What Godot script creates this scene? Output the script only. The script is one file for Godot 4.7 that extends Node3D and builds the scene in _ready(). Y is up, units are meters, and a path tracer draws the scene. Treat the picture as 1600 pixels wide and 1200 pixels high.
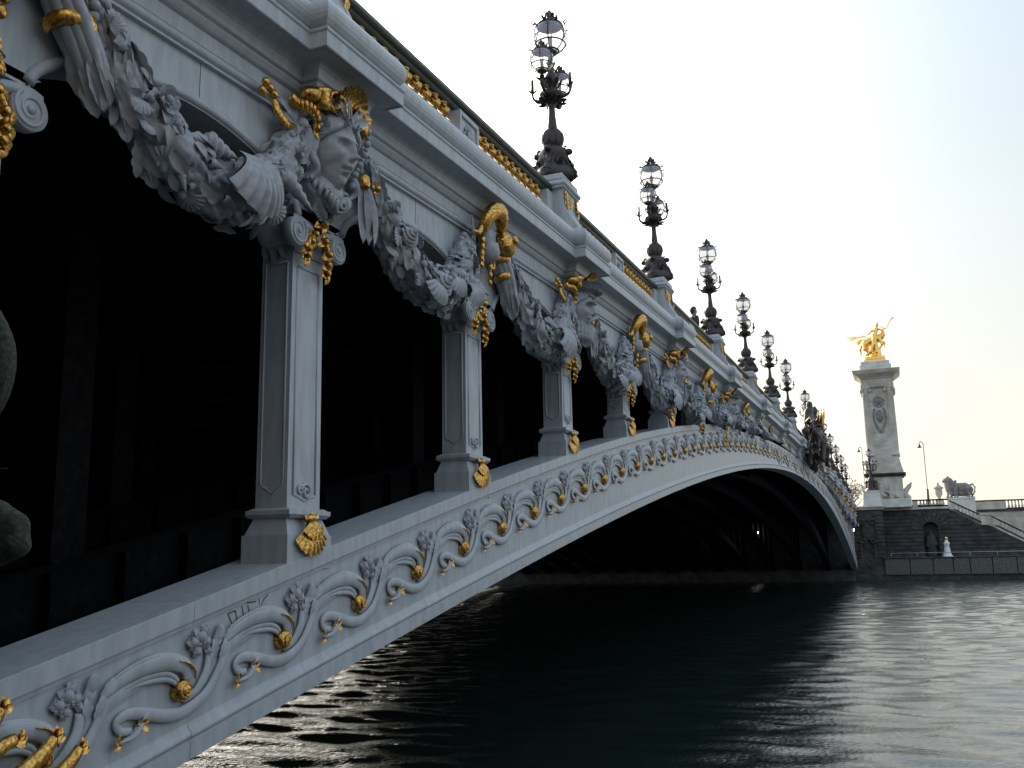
extends Node3D
# A stone and cast iron arch bridge over a river, seen from the quay beside its springing.
# Axes: x points out of the bridge's side, y up from the water, -z along the bridge.
const MID := 55.4
const STEP := 3.6
const POST0 := 3.39
var M := {}
var used := {}
var rng := RandomNumberGenerator.new()
var nz := FastNoiseLite.new()

func _ready():
	rng.seed = 7
	nz.seed = 11
	nz.frequency = 1.0
	camera_and_light()
	materials()
	river_and_banks()
	bridge()
	parapet()
	lamps()
	far_bank()
	small_things()

func camera_and_light():
	var cam := Camera3D.new()
	cam.name = "camera"
	cam.keep_aspect = Camera3D.KEEP_HEIGHT
	cam.fov = 43.71
	cam.near = 0.1
	cam.far = 3000.0
	cam.position = Vector3(4.650, 3.041, 0)
	cam.rotation = Vector3(0.1798, 0.37986, -0.01943)
	add_child(cam)
	var env := Environment.new()
	env.background_mode = Environment.BG_SKY
	env.tonemap_mode = Environment.TONE_MAPPER_LINEAR
	env.tonemap_exposure = 2.15
	env.sdfgi_enabled = true
	env.ssao_enabled = true
	env.ssil_enabled = true
	var sun_dir := Vector3(-0.62, 0.40, -0.68).normalized()   # towards the sun
	var w := 512
	var h := 256
	var im := Image.create(w, h, false, Image.FORMAT_RGBF)
	var cl := FastNoiseLite.new()
	cl.seed = 5
	cl.frequency = 1.1
	cl.fractal_octaves = 4
	for j in h:
		var el := (0.5 - (j + 0.5) / h) * PI
		for i in w:
			var az := ((i + 0.5) / w) * TAU
			# u = 0 looks along -z, u = 0.25 along +x
			var a := az
			var d := Vector3(sin(a) * cos(el), sin(el), -cos(a) * cos(el))
			var c: float = d.dot(sun_dir)
			var up := clampf(d.y, 0.0, 1.0)
			var hor := pow(1.0 - up, 2.5)
			var toward := 0.5 + 0.5 * c
			var k := Color(0.255, 0.34, 0.43).lerp(Color(0.45, 0.455, 0.445), hor)
			var g1 := pow(clampf(toward, 0, 1), 26.0)
			var g2 := pow(clampf(c, 0, 1), 30.0)
			k.r += 2.9 * g1 + 1.0 * g2
			k.g += 2.75 * g1 + 0.9 * g2
			k.b += 2.5 * g1 + 0.7 * g2
			var low := hor * pow(toward, 2.0)
			k.r += 0.10 * low
			k.g += 0.035 * low
			k.b -= 0.10 * low
			var n := cl.get_noise_3d(d.x * 1.6, d.y * 4.0, d.z * 1.6)
			k = k * (1.0 + 0.04 * n)
			if d.y < 0.0:
				k = Color(0.05, 0.055, 0.055)
			im.set_pixel(i, j, Color(k.r, k.g, k.b))
	var sky := Sky.new()
	var pm := PanoramaSkyMaterial.new()
	pm.panorama = ImageTexture.create_from_image(im)
	pm.energy_multiplier = 1.0
	sky.sky_material = pm
	env.sky = sky
	var we := WorldEnvironment.new()
	we.name = "world_environment"
	we.environment = env
	add_child(we)
	var sun := DirectionalLight3D.new()
	sun.name = "sun"
	sun.light_energy = 0.9
	sun.light_color = Color(1.0, 0.93, 0.80)
	sun.light_angular_distance = 0.6
	sun.shadow_enabled = true
	add_child(sun)
	sun.look_at_from_position(Vector3.ZERO, -sun_dir)

# ---------------------------------------------------------------- deck and arch curves (t runs along the bridge)
func fe(t: float) -> float:
	var u := absf(t - MID)
	return 7.9589 - 1.17781e-3 * u * u - 6.59254e-7 * pow(u, 4.0) + 1.18710e-10 * pow(u, 6.0)
func fi(t: float) -> float:
	var u := absf(t - MID)
	return 6.95 - 0.00224 * u * u + 5.5e-8 * u * u * u * u
func dk(t: float) -> float:
	var u := absf(t - MID)
	return 7.35 + 0.0004 * (2332.9 - u * u)
func dslope(t: float) -> float:
	return atan(dk(t + 0.5) - dk(t - 0.5))
func post_t(i: int) -> float:       # 0..14 near half, 15..29 mirrored
	if i == 0:
		return POST0 + 0.19
	return POST0 + STEP * i if i < 15 else 2.0 * MID - (POST0 + STEP * (29 - i))

# ---------------------------------------------------------------- materials
func lin(r: float, g: float, b: float) -> Color:
	return Color(r, g, b).linear_to_srgb()

func noise_tex(freq: float, lo: Color, hi: Color, size := 512, oct := 5, sd := 1, mid := 0.5) -> NoiseTexture2D:
	var n := FastNoiseLite.new()
	n.seed = sd
	n.frequency = freq
	n.fractal_octaves = oct
	var t := NoiseTexture2D.new()
	t.width = size
	t.height = size
	t.seamless = true
	t.noise = n
	var g := Gradient.new()
	g.set_color(0, lo)
	g.set_color(1, hi)
	g.set_offset(0, mid - 0.35)
	g.set_offset(1, mid + 0.35)
	t.color_ramp = g
	return t

func normal_tex(freq: float, strength: float, size := 512, oct := 4, sd := 3) -> NoiseTexture2D:
	var n := FastNoiseLite.new()
	n.seed = sd
	n.frequency = freq
	n.fractal_octaves = oct
	var t := NoiseTexture2D.new()
	t.width = size
	t.height = size
	t.seamless = true
	t.as_normal_map = true
	t.bump_strength = strength
	t.noise = n
	return t

func mat(c: Color, rough: float, metal := 0.0) -> StandardMaterial3D:
	var m := StandardMaterial3D.new()
	m.albedo_color = c
	m.roughness = rough
	m.metallic = metal
	return m

func tri(m: StandardMaterial3D, s: float, tex: Texture2D, nrm: Texture2D = null, ns := 1.0):
	m.uv1_triplanar = true
	m.uv1_world_triplanar = true
	m.uv1_scale = Vector3.ONE * s
	m.albedo_texture = tex
	if nrm:
		m.normal_enabled = true
		m.normal_texture = nrm
		m.normal_scale = ns
	return m

func materials():
	var fine := normal_tex(0.05, 2.0)
	var rough_n := normal_tex(0.03, 6.0, 512, 5, 8)
	M.paint = tri(mat(lin(0.46, 0.493, 0.54), 0.45), 0.30, noise_tex(0.010, Color(0.895, 0.885, 0.87), Color(1, 1, 1), 1024, 7, 4, 0.40), fine, 0.06)
	M.paint.uv1_scale = Vector3(0.75, 0.16, 0.75)      # faint rain streaks
	M.cast = tri(mat(lin(0.42, 0.444, 0.485), 0.5), 0.9, noise_tex(0.012, Color(0.80, 0.785, 0.80), Color(1, 1, 1), 1024, 6, 9, 0.42), fine, 0.15)
	M.gold = tri(mat(Color(1.0, 0.82, 0.47), 0.30, 1.0), 3.0, noise_tex(0.02, Color(0.42, 0.31, 0.23), Color(1, 1, 1), 512, 6, 21, 0.42), rough_n, 0.35)
	M.goldfar = mat(Color(1.0, 0.82, 0.45), 0.30, 1.0)
	M.bronze = tri(mat(lin(0.08, 0.068, 0.067), 0.45, 0.25), 3.0, noise_tex(0.03, Color(0.66, 0.6, 0.6), Color(1, 1, 1), 256, 4, 31), rough_n, 0.3)
	M.rail = tri(mat(lin(0.055, 0.065, 0.055), 0.38), 1.0, noise_tex(0.02, Color(0.6, 0.7, 0.6), Color(1, 1, 1), 256, 4, 32), fine, 0.15)
	M.shaded_paint = tri(mat(lin(0.011, 0.012, 0.015), 0.65), 0.6, noise_tex(0.02, Color(0.45, 0.42, 0.4), Color(1, 1, 1), 512, 5, 33), fine, 0.3)  # grey paint blackened: the shade under the deck is put into the colour
	M.shaded_paint.metallic_specular = 0.2
	M.stone = tri(mat(lin(0.66, 0.62, 0.57), 0.85), 0.12, noise_tex(0.010, Color(0.82, 0.80, 0.77), Color(1, 1, 1), 512, 6, 34), rough_n, 0.2)
	M.pale = tri(mat(lin(0.74, 0.73, 0.70), 0.85), 0.12, noise_tex(0.010, Color(0.86, 0.85, 0.83), Color(1, 1, 1), 512, 6, 35), rough_n, 0.15)
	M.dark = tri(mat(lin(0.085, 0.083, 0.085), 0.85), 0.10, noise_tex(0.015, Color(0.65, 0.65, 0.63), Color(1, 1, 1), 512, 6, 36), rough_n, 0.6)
	M.moss = tri(mat(lin(0.17, 0.165, 0.155), 0.9), 0.35, noise_tex(0.03, Color(0.68, 0.68, 0.64), Color(1, 1, 1), 512, 6, 37), rough_n, 1.0)
	M.slate = tri(mat(lin(0.34, 0.32, 0.32), 0.85), 0.5, noise_tex(0.015, Color(0.7, 0.7, 0.7), Color(1, 1, 1), 256, 5, 38), rough_n, 0.3)
	M.carved = tri(mat(lin(0.075, 0.078, 0.066), 0.9), 2.2, noise_tex(0.03, Color(0.42, 0.46, 0.36), Color(1, 1, 1), 512, 6, 39), rough_n, 0.8)
	M.joint = mat(lin(0.04, 0.04, 0.045), 0.9)
	var gl := mat(Color(0.86, 0.85, 0.90, 0.30), 0.08)
	gl.transparency = BaseMaterial3D.TRANSPARENCY_ALPHA
	M.glass = gl
	var wt := mat(lin(0.016, 0.028, 0.024), 0.02)
	wt.metallic_specular = 1.0
	wt.uv1_triplanar = true
	wt.uv1_world_triplanar = true
	wt.uv1_scale = Vector3(0.24, 0.24, 0.42)
	wt.normal_enabled = true
	wt.normal_texture = normal_tex(0.030, 5.0, 1024, 6, 40)
	wt.normal_scale = 0.5
	M.water = wt
	M.skin = mat(lin(0.42, 0.26, 0.19), 0.6)
	M.coat = mat(lin(0.03, 0.03, 0.035), 0.8)
	M.hair = mat(lin(0.06, 0.04, 0.025), 0.7)
	M.leafm = tri(mat(lin(0.28, 0.22, 0.20), 0.8), 1.0, noise_tex(0.05, Color(0.7, 0.7, 0.7), Color(1, 1, 1), 128, 3, 41))
	M.white = mat(lin(0.78, 0.78, 0.76), 0.6)
	M.soot = mat(lin(0.05, 0.05, 0.055), 0.8)

# ---------------------------------------------------------------- scene tree helpers
func numbered(called: String) -> String:
	if not used.has(called):
		used[called] = 0
		return called
	used[called] += 1
	return "%s_%03d" % [called, used[called]]

func thing(called: String, label: String, category: String, at := Vector3.ZERO, group := "") -> Node3D:
	var o := Node3D.new()
	o.name = numbered(called)
	o.position = at
	add_child(o)
	o.set_meta("label", label)
	o.set_meta("category", category)
	if group != "":
		o.set_meta("group", group)
	return o

func holder(called: String, parent: Node, xf := Transform3D.IDENTITY) -> Node3D:
	var o := Node3D.new()
	o.name = called
	o.transform = xf
	parent.add_child(o, true)
	return o

func S() -> SurfaceTool:
	var st := SurfaceTool.new()
	st.begin(Mesh.PRIMITIVE_TRIANGLES)
	return st

func done(st: SurfaceTool) -> ArrayMesh:
	st.generate_normals()
	return st.commit()

func put(mesh: Mesh, called: String, m: Material, parent: Node, xf := Transform3D.IDENTITY) -> MeshInstance3D:
	var o := MeshInstance3D.new()
	o.name = called if parent != self else numbered(called)
	o.mesh = mesh
	o.material_override = m
	o.transform = xf
	parent.add_child(o, true)
	return o

func obj(st: SurfaceTool, called: String, m: Material, parent: Node, xf := Transform3D.IDENTITY) -> MeshInstance3D:
	return put(done(st), called, m, parent, xf)

func at3(x: float, y: float, t: float) -> Transform3D:
	return Transform3D(Basis.IDENTITY, Vector3(x, y, -t))

func rot(x: float, y: float, z: float, o := Vector3.ZERO, s := 1.0) -> Transform3D:
	return Transform3D(Basis.from_euler(Vector3(x, y, z)).scaled(Vector3.ONE * s), o)

# frame whose +y looks along d and whose +z looks along n
func aim(o: Vector3, d: Vector3, n: Vector3, s := 1.0) -> Transform3D:
	var y := d.normalized()
	var x := y.cross(n)
	if x.length() < 1e-4:
		x = y.cross(Vector3(0.3, 0.5, 0.8))
	x = x.normalized()
	var z := x.cross(y)
	return Transform3D(Basis(x * s, y * s, z * s), o)

# ---------------------------------------------------------------- shapes
func tri3(st: SurfaceTool, a: Vector3, b: Vector3, c: Vector3):
	st.add_vertex(a); st.add_vertex(b); st.add_vertex(c)

func quad(st: SurfaceTool, a: Vector3, b: Vector3, c: Vector3, d: Vector3):
	st.add_vertex(a); st.add_vertex(b); st.add_vertex(c)
	st.add_vertex(a); st.add_vertex(c); st.add_vertex(d)

func grid(st: SurfaceTool, rows: Array, flip := false):
	for i in rows.size() - 1:
		var p: PackedVector3Array = rows[i]
		var q: PackedVector3Array = rows[i + 1]
		for j in p.size() - 1:
			if flip:
				quad(st, p[j], p[j + 1], q[j + 1], q[j])
			else:
				quad(st, p[j], q[j], q[j + 1], p[j + 1])

func box(st: SurfaceTool, lo: Vector3, hi: Vector3, bev := 0.0):
	st.set_smooth_group(-1)
	var c := (lo + hi) / 2.0
	var e := (hi - lo) / 2.0
	var b: float = minf(bev, minf(e.x, minf(e.y, e.z)) * 0.9)
	for ax in 3:
		for sg in [-1.0, 1.0]:
			var u := (ax + 1) % 3
			var v := (ax + 2) % 3
			var p := []
			for k in [[-1, -1], [1, -1], [1, 1], [-1, 1]]:
				var w := Vector3.ZERO
				w[ax] = sg * e[ax]
				w[u] = k[0] * (e[u] - b)
				w[v] = k[1] * (e[v] - b)
				p.append(c + w)
			if sg > 0:
				quad(st, p[0], p[3], p[2], p[1])
			else:
				quad(st, p[0], p[1], p[2], p[3])
	if b > 0.0:
		for ax in 3:
			var u := (ax + 1) % 3
			var v := (ax + 2) % 3
			for su in [-1.0, 1.0]:
				for sv in [-1.0, 1.0]:
					var q := []
					for k in [[-1, 0], [1, 0], [1, 1], [-1, 1]]:
						var w := Vector3.ZERO
						w[ax] = k[0] * (e[ax] - b)
						w[u] = su * (e[u] if k[1] == 0 else e[u] - b)
						w[v] = sv * (e[v] - b if k[1] == 0 else e[v])
						q.append(c + w)
					if su * sv > 0:
						quad(st, q[0], q[1], q[2], q[3])
					else:
						quad(st, q[0], q[3], q[2], q[1])
		for sx in [-1.0, 1.0]:
			for sy in [-1.0, 1.0]:
				for sz in [-1.0, 1.0]:
					var a := c + Vector3(sx * e.x, sy * (e.y - b), sz * (e.z - b))
					var d := c + Vector3(sx * (e.x - b), sy * e.y, sz * (e.z - b))
					var f := c + Vector3(sx * (e.x - b), sy * (e.y - b), sz * e.z)
					if sx * sy * sz > 0:
						tri3(st, a, f, d)
					else:
						tri3(st, a, d, f)
	st.set_smooth_group(0)

# a tube through pts; rad a number or one per point; flat squashes it along up
func tube(st: SurfaceTool, pts: Array, rad, n := 8, flat := 1.0, up := Vector3.ZERO, xf := Transform3D.IDENTITY):
	var rows := []
	var m := pts.size()
	var prev := Vector3.ZERO
	for i in m:
		var d: Vector3 = (pts[mini(i + 1, m - 1)] - pts[maxi(i - 1, 0)])
		d = d.normalized()
		var s: Vector3
		if up != Vector3.ZERO:
			s = d.cross(up)
			if s.length() < 1e-3:
				s = prev
		elif i == 0:
			s = d.cross(Vector3(0.31, 0.87, 0.39))
		else:
			s = prev - d * prev.dot(d)
		s = s.normalized()
		prev = s
		var b := s.cross(d)
		var r: float = rad if (rad is float or rad is int) else rad[i]
		var row := PackedVector3Array()
		for k in n + 1:
			var a := TAU * (k % n) / n
			row.append(xf * (pts[i] + s * cos(a) * r + b * sin(a) * r * flat))
		if i == 0:
			rows.append(ring_point(xf * pts[0], n))
		rows.append(row)
		if i == m - 1:
			rows.append(ring_point(xf * pts[i], n))
	grid(st, rows, true)

func ring_point(p: Vector3, n: int) -> PackedVector3Array:
	var r := PackedVector3Array()
	for k in n + 1:
		r.append(p)
	return r

# profile points (radius, height); ribs waves the radius
func lathe(st: SurfaceTool, prof: Array, n: int, xf := Transform3D.IDENTITY, ribs := 0, amp := 0.0):
	var rows := []
	for p in prof:
		var row := PackedVector3Array()
		for k in n + 1:
			var a := TAU * (k % n) / n
			var r: float = p.x * (1.0 + (amp * absf(sin(a * ribs * 0.5)) if ribs > 0 else 0.0))
			row.append(xf * Vector3(cos(a) * r, p.y, sin(a) * r))
		rows.append(row)
	grid(st, rows, true)

func ball(st: SurfaceTool, c: Vector3, r: Vector3, n := 10, xf := Transform3D.IDENTITY):
	var rows := []
	for i in n + 1:
		var la := PI * (float(i) / n - 0.5)
		var row := PackedVector3Array()
		for k in 2 * n + 1:
			var a := PI * (k % (2 * n)) / n
			row.append(xf * (c + Vector3(cos(a) * cos(la) * r.x, sin(la) * r.y, sin(a) * cos(la) * r.z)))
		rows.append(row)
	grid(st, rows, true)

# ribbed fan: hinge at the origin, opens along +y, hollow side towards -z
func scallop(st: SurfaceTool, xf: Transform3D, r: float, arc := 1.1, ribs := 9, cup := 0.3, frill := 0.06, n := 10):
	var rows := []
	var m := ribs * 6
	for i in n + 1:
		var s := float(i) / n
		var row := PackedVector3Array()
		for j in m + 1:
			var q := float(j) / m * 2.0 - 1.0
			var a := q * arc
			var rib := absf(cos(q * ribs * PI * 0.5))
			var rr: float = r * s * (1.0 - 0.10 * q * q + frill * rib * s)
			var z: float = cup * r * (sin(s * 2.4) - 0.25 * s * s) * (1.0 - 0.35 * q * q) + 0.055 * r * s * rib
			row.append(xf * Vector3(sin(a) * rr * (0.75 + 0.25 * s), cos(a) * rr, z))
		rows.append(row)
	grid(st, rows)

# spiral shell: mouth at the origin, spire along +y
func conch(st: SurfaceTool, xf: Transform3D, l: float, r: float, turns := 4.0, n := 26, m := 18):
	var rows := []
	for i in n + 1:
		var s := float(i) / n
		var row := PackedVector3Array()
		for k in m + 1:
			var a := TAU * (k % m) / m
			var ph := fposmod(s * turns + a / TAU, 1.0)
			var base := r * pow(1.0 - s, 0.9) * (1.0 if s > 0.12 else s / 0.12 * 0.6 + 0.4)
			var rr := base * (0.78 + 0.34 * sin(PI * ph)) + r * 0.05 * maxf(0.0, sin(a * 7.0)) * (1.0 - s)
			row.append(xf * Vector3(cos(a) * rr, l * s, sin(a) * rr))
		rows.append(row)
	grid(st, rows, true)

# leaf from the origin along +y, face towards +z, tip bending towards -z when curl > 0
func leaf(st: SurfaceTool, xf: Transform3D, l: float, w: float, curl := 0.4, lobes := 0, n := 6, fold := 0.25):
	var rows := []
	for i in n + 1:
		var s := float(i) / n
		var wd := w * 0.5 * pow(sin(PI * clampf(s * 0.93 + 0.05, 0, 1)), 0.75)
		if lobes > 0:
			wd *= 0.78 + 0.30 * absf(sin(s * PI * lobes))
		if i == n:
			wd = 0.0
		var a := curl * s
		var y: float = l * s * (1.0 - 0.3 * absf(a) * s)
		var z: float = -l * s * s * curl * 0.6
		var row := PackedVector3Array()
		for j in 5:
			var q := (j - 2) / 2.0
			row.append(xf * Vector3(wd * q, y, z + fold * wd * (absf(q) - 0.2) - (0.0 if j != 2 else -0.06 * w)))
		rows.append(row)
	grid(st, rows)

func rose(st: SurfaceTool, xf: Transform3D, r: float):
	for ring in 3:
		var k := 5 - ring
		for i in k:
			var a := TAU * i / k + ring * 0.5
			var rr := r * (1.0 - 0.3 * ring)
			var o := Vector3(cos(a) * rr * 0.25, sin(a) * rr * 0.25, r * 0.12 * ring)
			leaf(st, xf * aim(o, Vector3(cos(a), sin(a), 0.35 + 0.5 * ring), Vector3(0, 0, 1)), rr * 0.85, rr * 0.95, -0.35 + 0.2 * ring, 0, 4, 0.2)
	ball(st, Vector3(0, 0, r * 0.32), Vector3(r * 0.26, r * 0.26, r * 0.22), 5, xf)

func lock_of_hair(st: SurfaceTool, path: Array, r: float, wave := 0.02, n := 7):
	var c := smooth_path(path, 5)
	var rad := []
	var pts := []
	for i in c.size():
		var s := float(i) / (c.size() - 1)
		var o := Vector3(sin(s * 13.0) * wave * 0.6, cos(s * 11.0) * wave * 0.4, cos(s * 13.0) * wave)
		pts.append(c[i] + o * s)
		rad.append(r * (0.6 + 0.6 * sin(PI * minf(s + 0.15, 1.0))) * (1.0 if s < 0.85 else (1.0 - s) / 0.15 * 0.8 + 0.2))
	tube(st, pts, rad, n)

func smooth_path(p: Array, per := 6) -> Array:
	var out := []
	for i in p.size() - 1:
		var a: Vector3 = p[maxi(i - 1, 0)]
		var b: Vector3 = p[i]
		var c: Vector3 = p[i + 1]
		var d: Vector3 = p[mini(i + 2, p.size() - 1)]
		for k in per:
			out.append(b.cubic_interpolate(c, a, d, float(k) / per))
	out.append(p[p.size() - 1])
	return out

func spiral(c: Vector3, r: float, turns: float, u: Vector3, v: Vector3, n := 26, start := 0.0, lift := Vector3.ZERO) -> Array:
	var out := []
	for i in n + 1:
		var s := float(i) / n
		var a := start + s * turns * TAU
		var q := r * (1.0 - 0.86 * s)
		out.append(c + u * cos(a) * q + v * sin(a) * q + lift * s)
	return out

# one continuous skin over tapered bones [from, to, radius, radius]
func flesh(st: SurfaceTool, bones: Array, cell: float, k := 0.0, xf := Transform3D.IDENTITY):
	if k == 0.0:
		k = cell * 2.0
	var lo := Vector3.ONE * 1e9
	var hi := -lo
	for b in bones:
		var r: float = maxf(b[2], b[3]) + cell * 2.5 + k
		for p in [b[0], b[1]]:
			lo = lo.min(p - Vector3.ONE * r)
			hi = hi.max(p + Vector3.ONE * r)
	var nx := int((hi.x - lo.x) / cell) + 2
	var ny := int((hi.y - lo.y) / cell) + 2
	var nzz := int((hi.z - lo.z) / cell) + 2
	var f := PackedFloat32Array()
	f.resize(nx * ny * nzz)
	f.fill(1e3)
	for b in bones:
		var a: Vector3 = b[0]
		var e: Vector3 = b[1] - a
		var ra: float = b[2]
		var rb: float = b[3]
		var r: float = maxf(ra, rb) + cell * 2.0 + k
		var l := (a.min(b[1]) - Vector3.ONE * r - lo) / cell
		var h := (a.max(b[1]) + Vector3.ONE * r - lo) / cell
		var e2 := maxf(e.length_squared(), 1e-9)
		for z in range(maxi(int(l.z), 0), mini(int(h.z) + 1, nzz - 1)):
			for y in range(maxi(int(l.y), 0), mini(int(h.y) + 1, ny - 1)):
				var id := (z * ny + y) * nx
				for x in range(maxi(int(l.x), 0), mini(int(h.x) + 1, nx - 1)):
					var p := lo + Vector3(x, y, z) * cell - a
					var s := clampf(p.dot(e) / e2, 0.0, 1.0)
					var d := (p - e * s).length() - lerpf(ra, rb, s)
					var g := f[id + x]
					var q := maxf(k - absf(d - g), 0.0) / k
					f[id + x] = minf(d, g) - q * q * k * 0.25
	var vid := {}
	var vs := PackedVector3Array()
	var offs := [0, 1, nx, nx + 1, nx * ny, nx * ny + 1, nx * ny + nx, nx * ny + nx + 1]
	for z in nzz - 1:
		for y in ny - 1:
			var base := (z * ny + y) * nx
			for x in nx - 1:
				var i := base + x
				var v0 := f[i]
				if v0 > 3.0 * cell:
					continue
				var neg := 0
				for o in offs:
					if f[i + o] < 0.0:
						neg += 1
				if neg == 0 or neg == 8:
					continue
				var sum := Vector3.ZERO
				var cnt := 0
				for ea in EDGES:
					var fa := f[i + offs[ea[0]]]
					var fb := f[i + offs[ea[1]]]
					if (fa < 0.0) != (fb < 0.0):
						var w := fa / (fa - fb)
						sum += CORN[ea[0]].lerp(CORN[ea[1]], w)
						cnt += 1
				vid[i] = vs.size()
				vs.append(xf * (lo + (Vector3(x, y, z) + sum / cnt) * cell))
	var dx := [1, nx, nx * ny]
	for i in vid:
		for ax in 3:
			var o1: int = dx[(ax + 1) % 3]
			var o2: int = dx[(ax + 2) % 3]
			var n0 := f[i]
			var n1 := f[i + dx[ax]]
			if (n0 < 0.0) == (n1 < 0.0):
				continue
			if not (vid.has(i - o1) and vid.has(i - o2) and vid.has(i - o1 - o2)):
				continue
			var a: Vector3 = vs[vid[i]]
			var b: Vector3 = vs[vid[i - o1]]
			var c: Vector3 = vs[vid[i - o1 - o2]]
			var d: Vector3 = vs[vid[i - o2]]
			if n0 < 0.0:
				quad(st, a, d, c, b)
			else:
				quad(st, a, b, c, d)
const EDGES := [[0, 1], [2, 3], [4, 5], [6, 7], [0, 2], [1, 3], [4, 6], [5, 7], [0, 4], [1, 5], [2, 6], [3, 7]]
const CORN := [Vector3(0, 0, 0), Vector3(1, 0, 0), Vector3(0, 1, 0), Vector3(1, 1, 0), Vector3(0, 0, 1), Vector3(1, 0, 1), Vector3(0, 1, 1), Vector3(1, 1, 1)]

# sweep a profile (x out, y up) along the bridge between two distances; base gives the height at each distance
func run(st: SurfaceTool, prof: Array, t0: float, t1: float, base: Callable, n := 2, dx := 0.0):
	for j in prof.size() - 1:
		var a: Vector2 = prof[j]
		var b: Vector2 = prof[j + 1]
		st.set_smooth_group(j + 1 if a.distance_to(b) > 0.035 else 400)
		for i in n:
			var ta := lerpf(t0, t1, float(i) / n)
			var tb := lerpf(t0, t1, float(i + 1) / n)
			var ya: float = base.call(ta)
			var yb: float = base.call(tb)
			quad(st, Vector3(a.x + dx, ya + a.y, -ta), Vector3(b.x + dx, ya + b.y, -ta), Vector3(b.x + dx, yb + b.y, -tb), Vector3(a.x + dx, yb + a.y, -tb))
	st.set_smooth_group(0)

# ---------------------------------------------------------------- river and banks
func river_and_banks():
	var st := S()
	var wv := FastNoiseLite.new()
	wv.seed = 3
	wv.frequency = 0.42
	wv.fractal_octaves = 1
	var xs := PackedFloat32Array()
	var x := -46.0
	xs.append_array([-400.0, -200.0, -100.0, -70.0])
	while x < 62.0:
		xs.append(x)
		x += 0.26
	xs.append_array([80.0, 120.0, 200.0, 400.0])
	var ts := PackedFloat32Array()
	var t := 2.0
	while t < 112.0:
		ts.append(t)
		t += clampf(0.005 * t, 0.10, 0.24)
	var rows := []
	for a in ts:
		var row := PackedVector3Array()
		for b in xs:
			var y := 0.040 * wv.get_noise_2d(b * 1.0, a * 2.0) + 0.024 * wv.get_noise_2d(b * 1.9 + 50.0, a * 3.6 + 9.0)
			row.append(Vector3(b, y, -a))
		rows.append(row)
	grid(st, rows, true)
	var r := obj(st, "river", M.water, self)
	r.set_meta("kind", "structure")

# ---------------------------------------------------------------- the bridge
var FRIEZE := []

func arch_edge(s: float) -> float:      # height of a bay's opening above its springing
	var q := clampf(absf(s) / 1.40, 0.0, 1.0)
	return 0.50 * pow(1.0 - q * q, 0.62)

func bridge():
	var B := thing("arch_bridge", "long grey painted iron arch bridge with swags, masks and gilded ornament crossing the river", "bridge")
	ring(B)
	under(B)
	spandrels(B)
	cornice(B)
	waves(B)
	posts(B)
	swags(B)
	masks(B)
	scribble(B)

func ring(B: Node3D):
	var prof_hi := [Vector2(0.0, -0.13), Vector2(0.0, -0.004), Vector2(-0.004, 0.0), Vector2(-0.62, 0.0)]
	var prof_mid := [Vector2(-0.012, -0.165), Vector2(-0.012, -0.15), Vector2(0.0, -0.13)]
	var n := 6
	for i in 30:
		var t0 := lerpf(2.0, 2.0 * MID - 2.0, float(i) / 30)
		var t1 := lerpf(2.0, 2.0 * MID - 2.0, float(i + 1) / 30)
		var st := S()
		run(st, prof_mid + [], t0 + 0.002, t1 - 0.002, fe, n)
		run(st, prof_hi, t0 + 0.002, t1 - 0.002, fe, n)
		obj(st, "arch_ledge", M.paint, B)
		st = S()
		for k in n:      # the field between the mouldings follows both curves
			var a := lerpf(t0, t1, float(k) / n)
			var b := lerpf(t0, t1, float(k + 1) / n)
			st.set_smooth_group(2)
			quad(st, Vector3(-0.03, fi(a) + 0.24, -a), Vector3(-0.03, fe(a) - 0.165, -a), Vector3(-0.03, fe(b) - 0.165, -b), Vector3(-0.03, fi(b) + 0.24, -b))
			st.set_smooth_group(3)
			quad(st, Vector3(-0.03, fe(a) - 0.165, -a), Vector3(-0.012, fe(a) - 0.165, -a), Vector3(-0.012, fe(b) - 0.165, -b), Vector3(-0.03, fe(b) - 0.165, -b))
		obj(st, "arch_field", M.paint, B)
		st = S()
		run(st, [Vector2(-0.60, 0.0), Vector2(0.002, 0.0), Vector2(0.006, 0.004), Vector2(0.006, 0.115), Vector2(-0.006, 0.118), Vector2(-0.006, 0.135), Vector2(0.012, 0.145), Vector2(0.016, 0.165), Vector2(0.008, 0.185), Vector2(-0.012, 0.20), Vector2(-0.024, 0.218), Vector2(-0.03, 0.24)], t0 + 0.002, t1 - 0.002, fi, n)
		obj(st, "arch_moulding", M.paint, B)
	var st2 := S()
	for k in 120:
		var a := lerpf(1.0, 2.0 * MID - 1.0, float(k) / 120)
		var b := lerpf(1.0, 2.0 * MID - 1.0, float(k + 1) / 120)
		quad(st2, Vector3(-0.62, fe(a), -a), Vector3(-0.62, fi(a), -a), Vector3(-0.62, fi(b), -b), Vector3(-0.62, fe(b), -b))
	obj(st2, "arch_web", M.shaded_paint, B)

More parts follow.
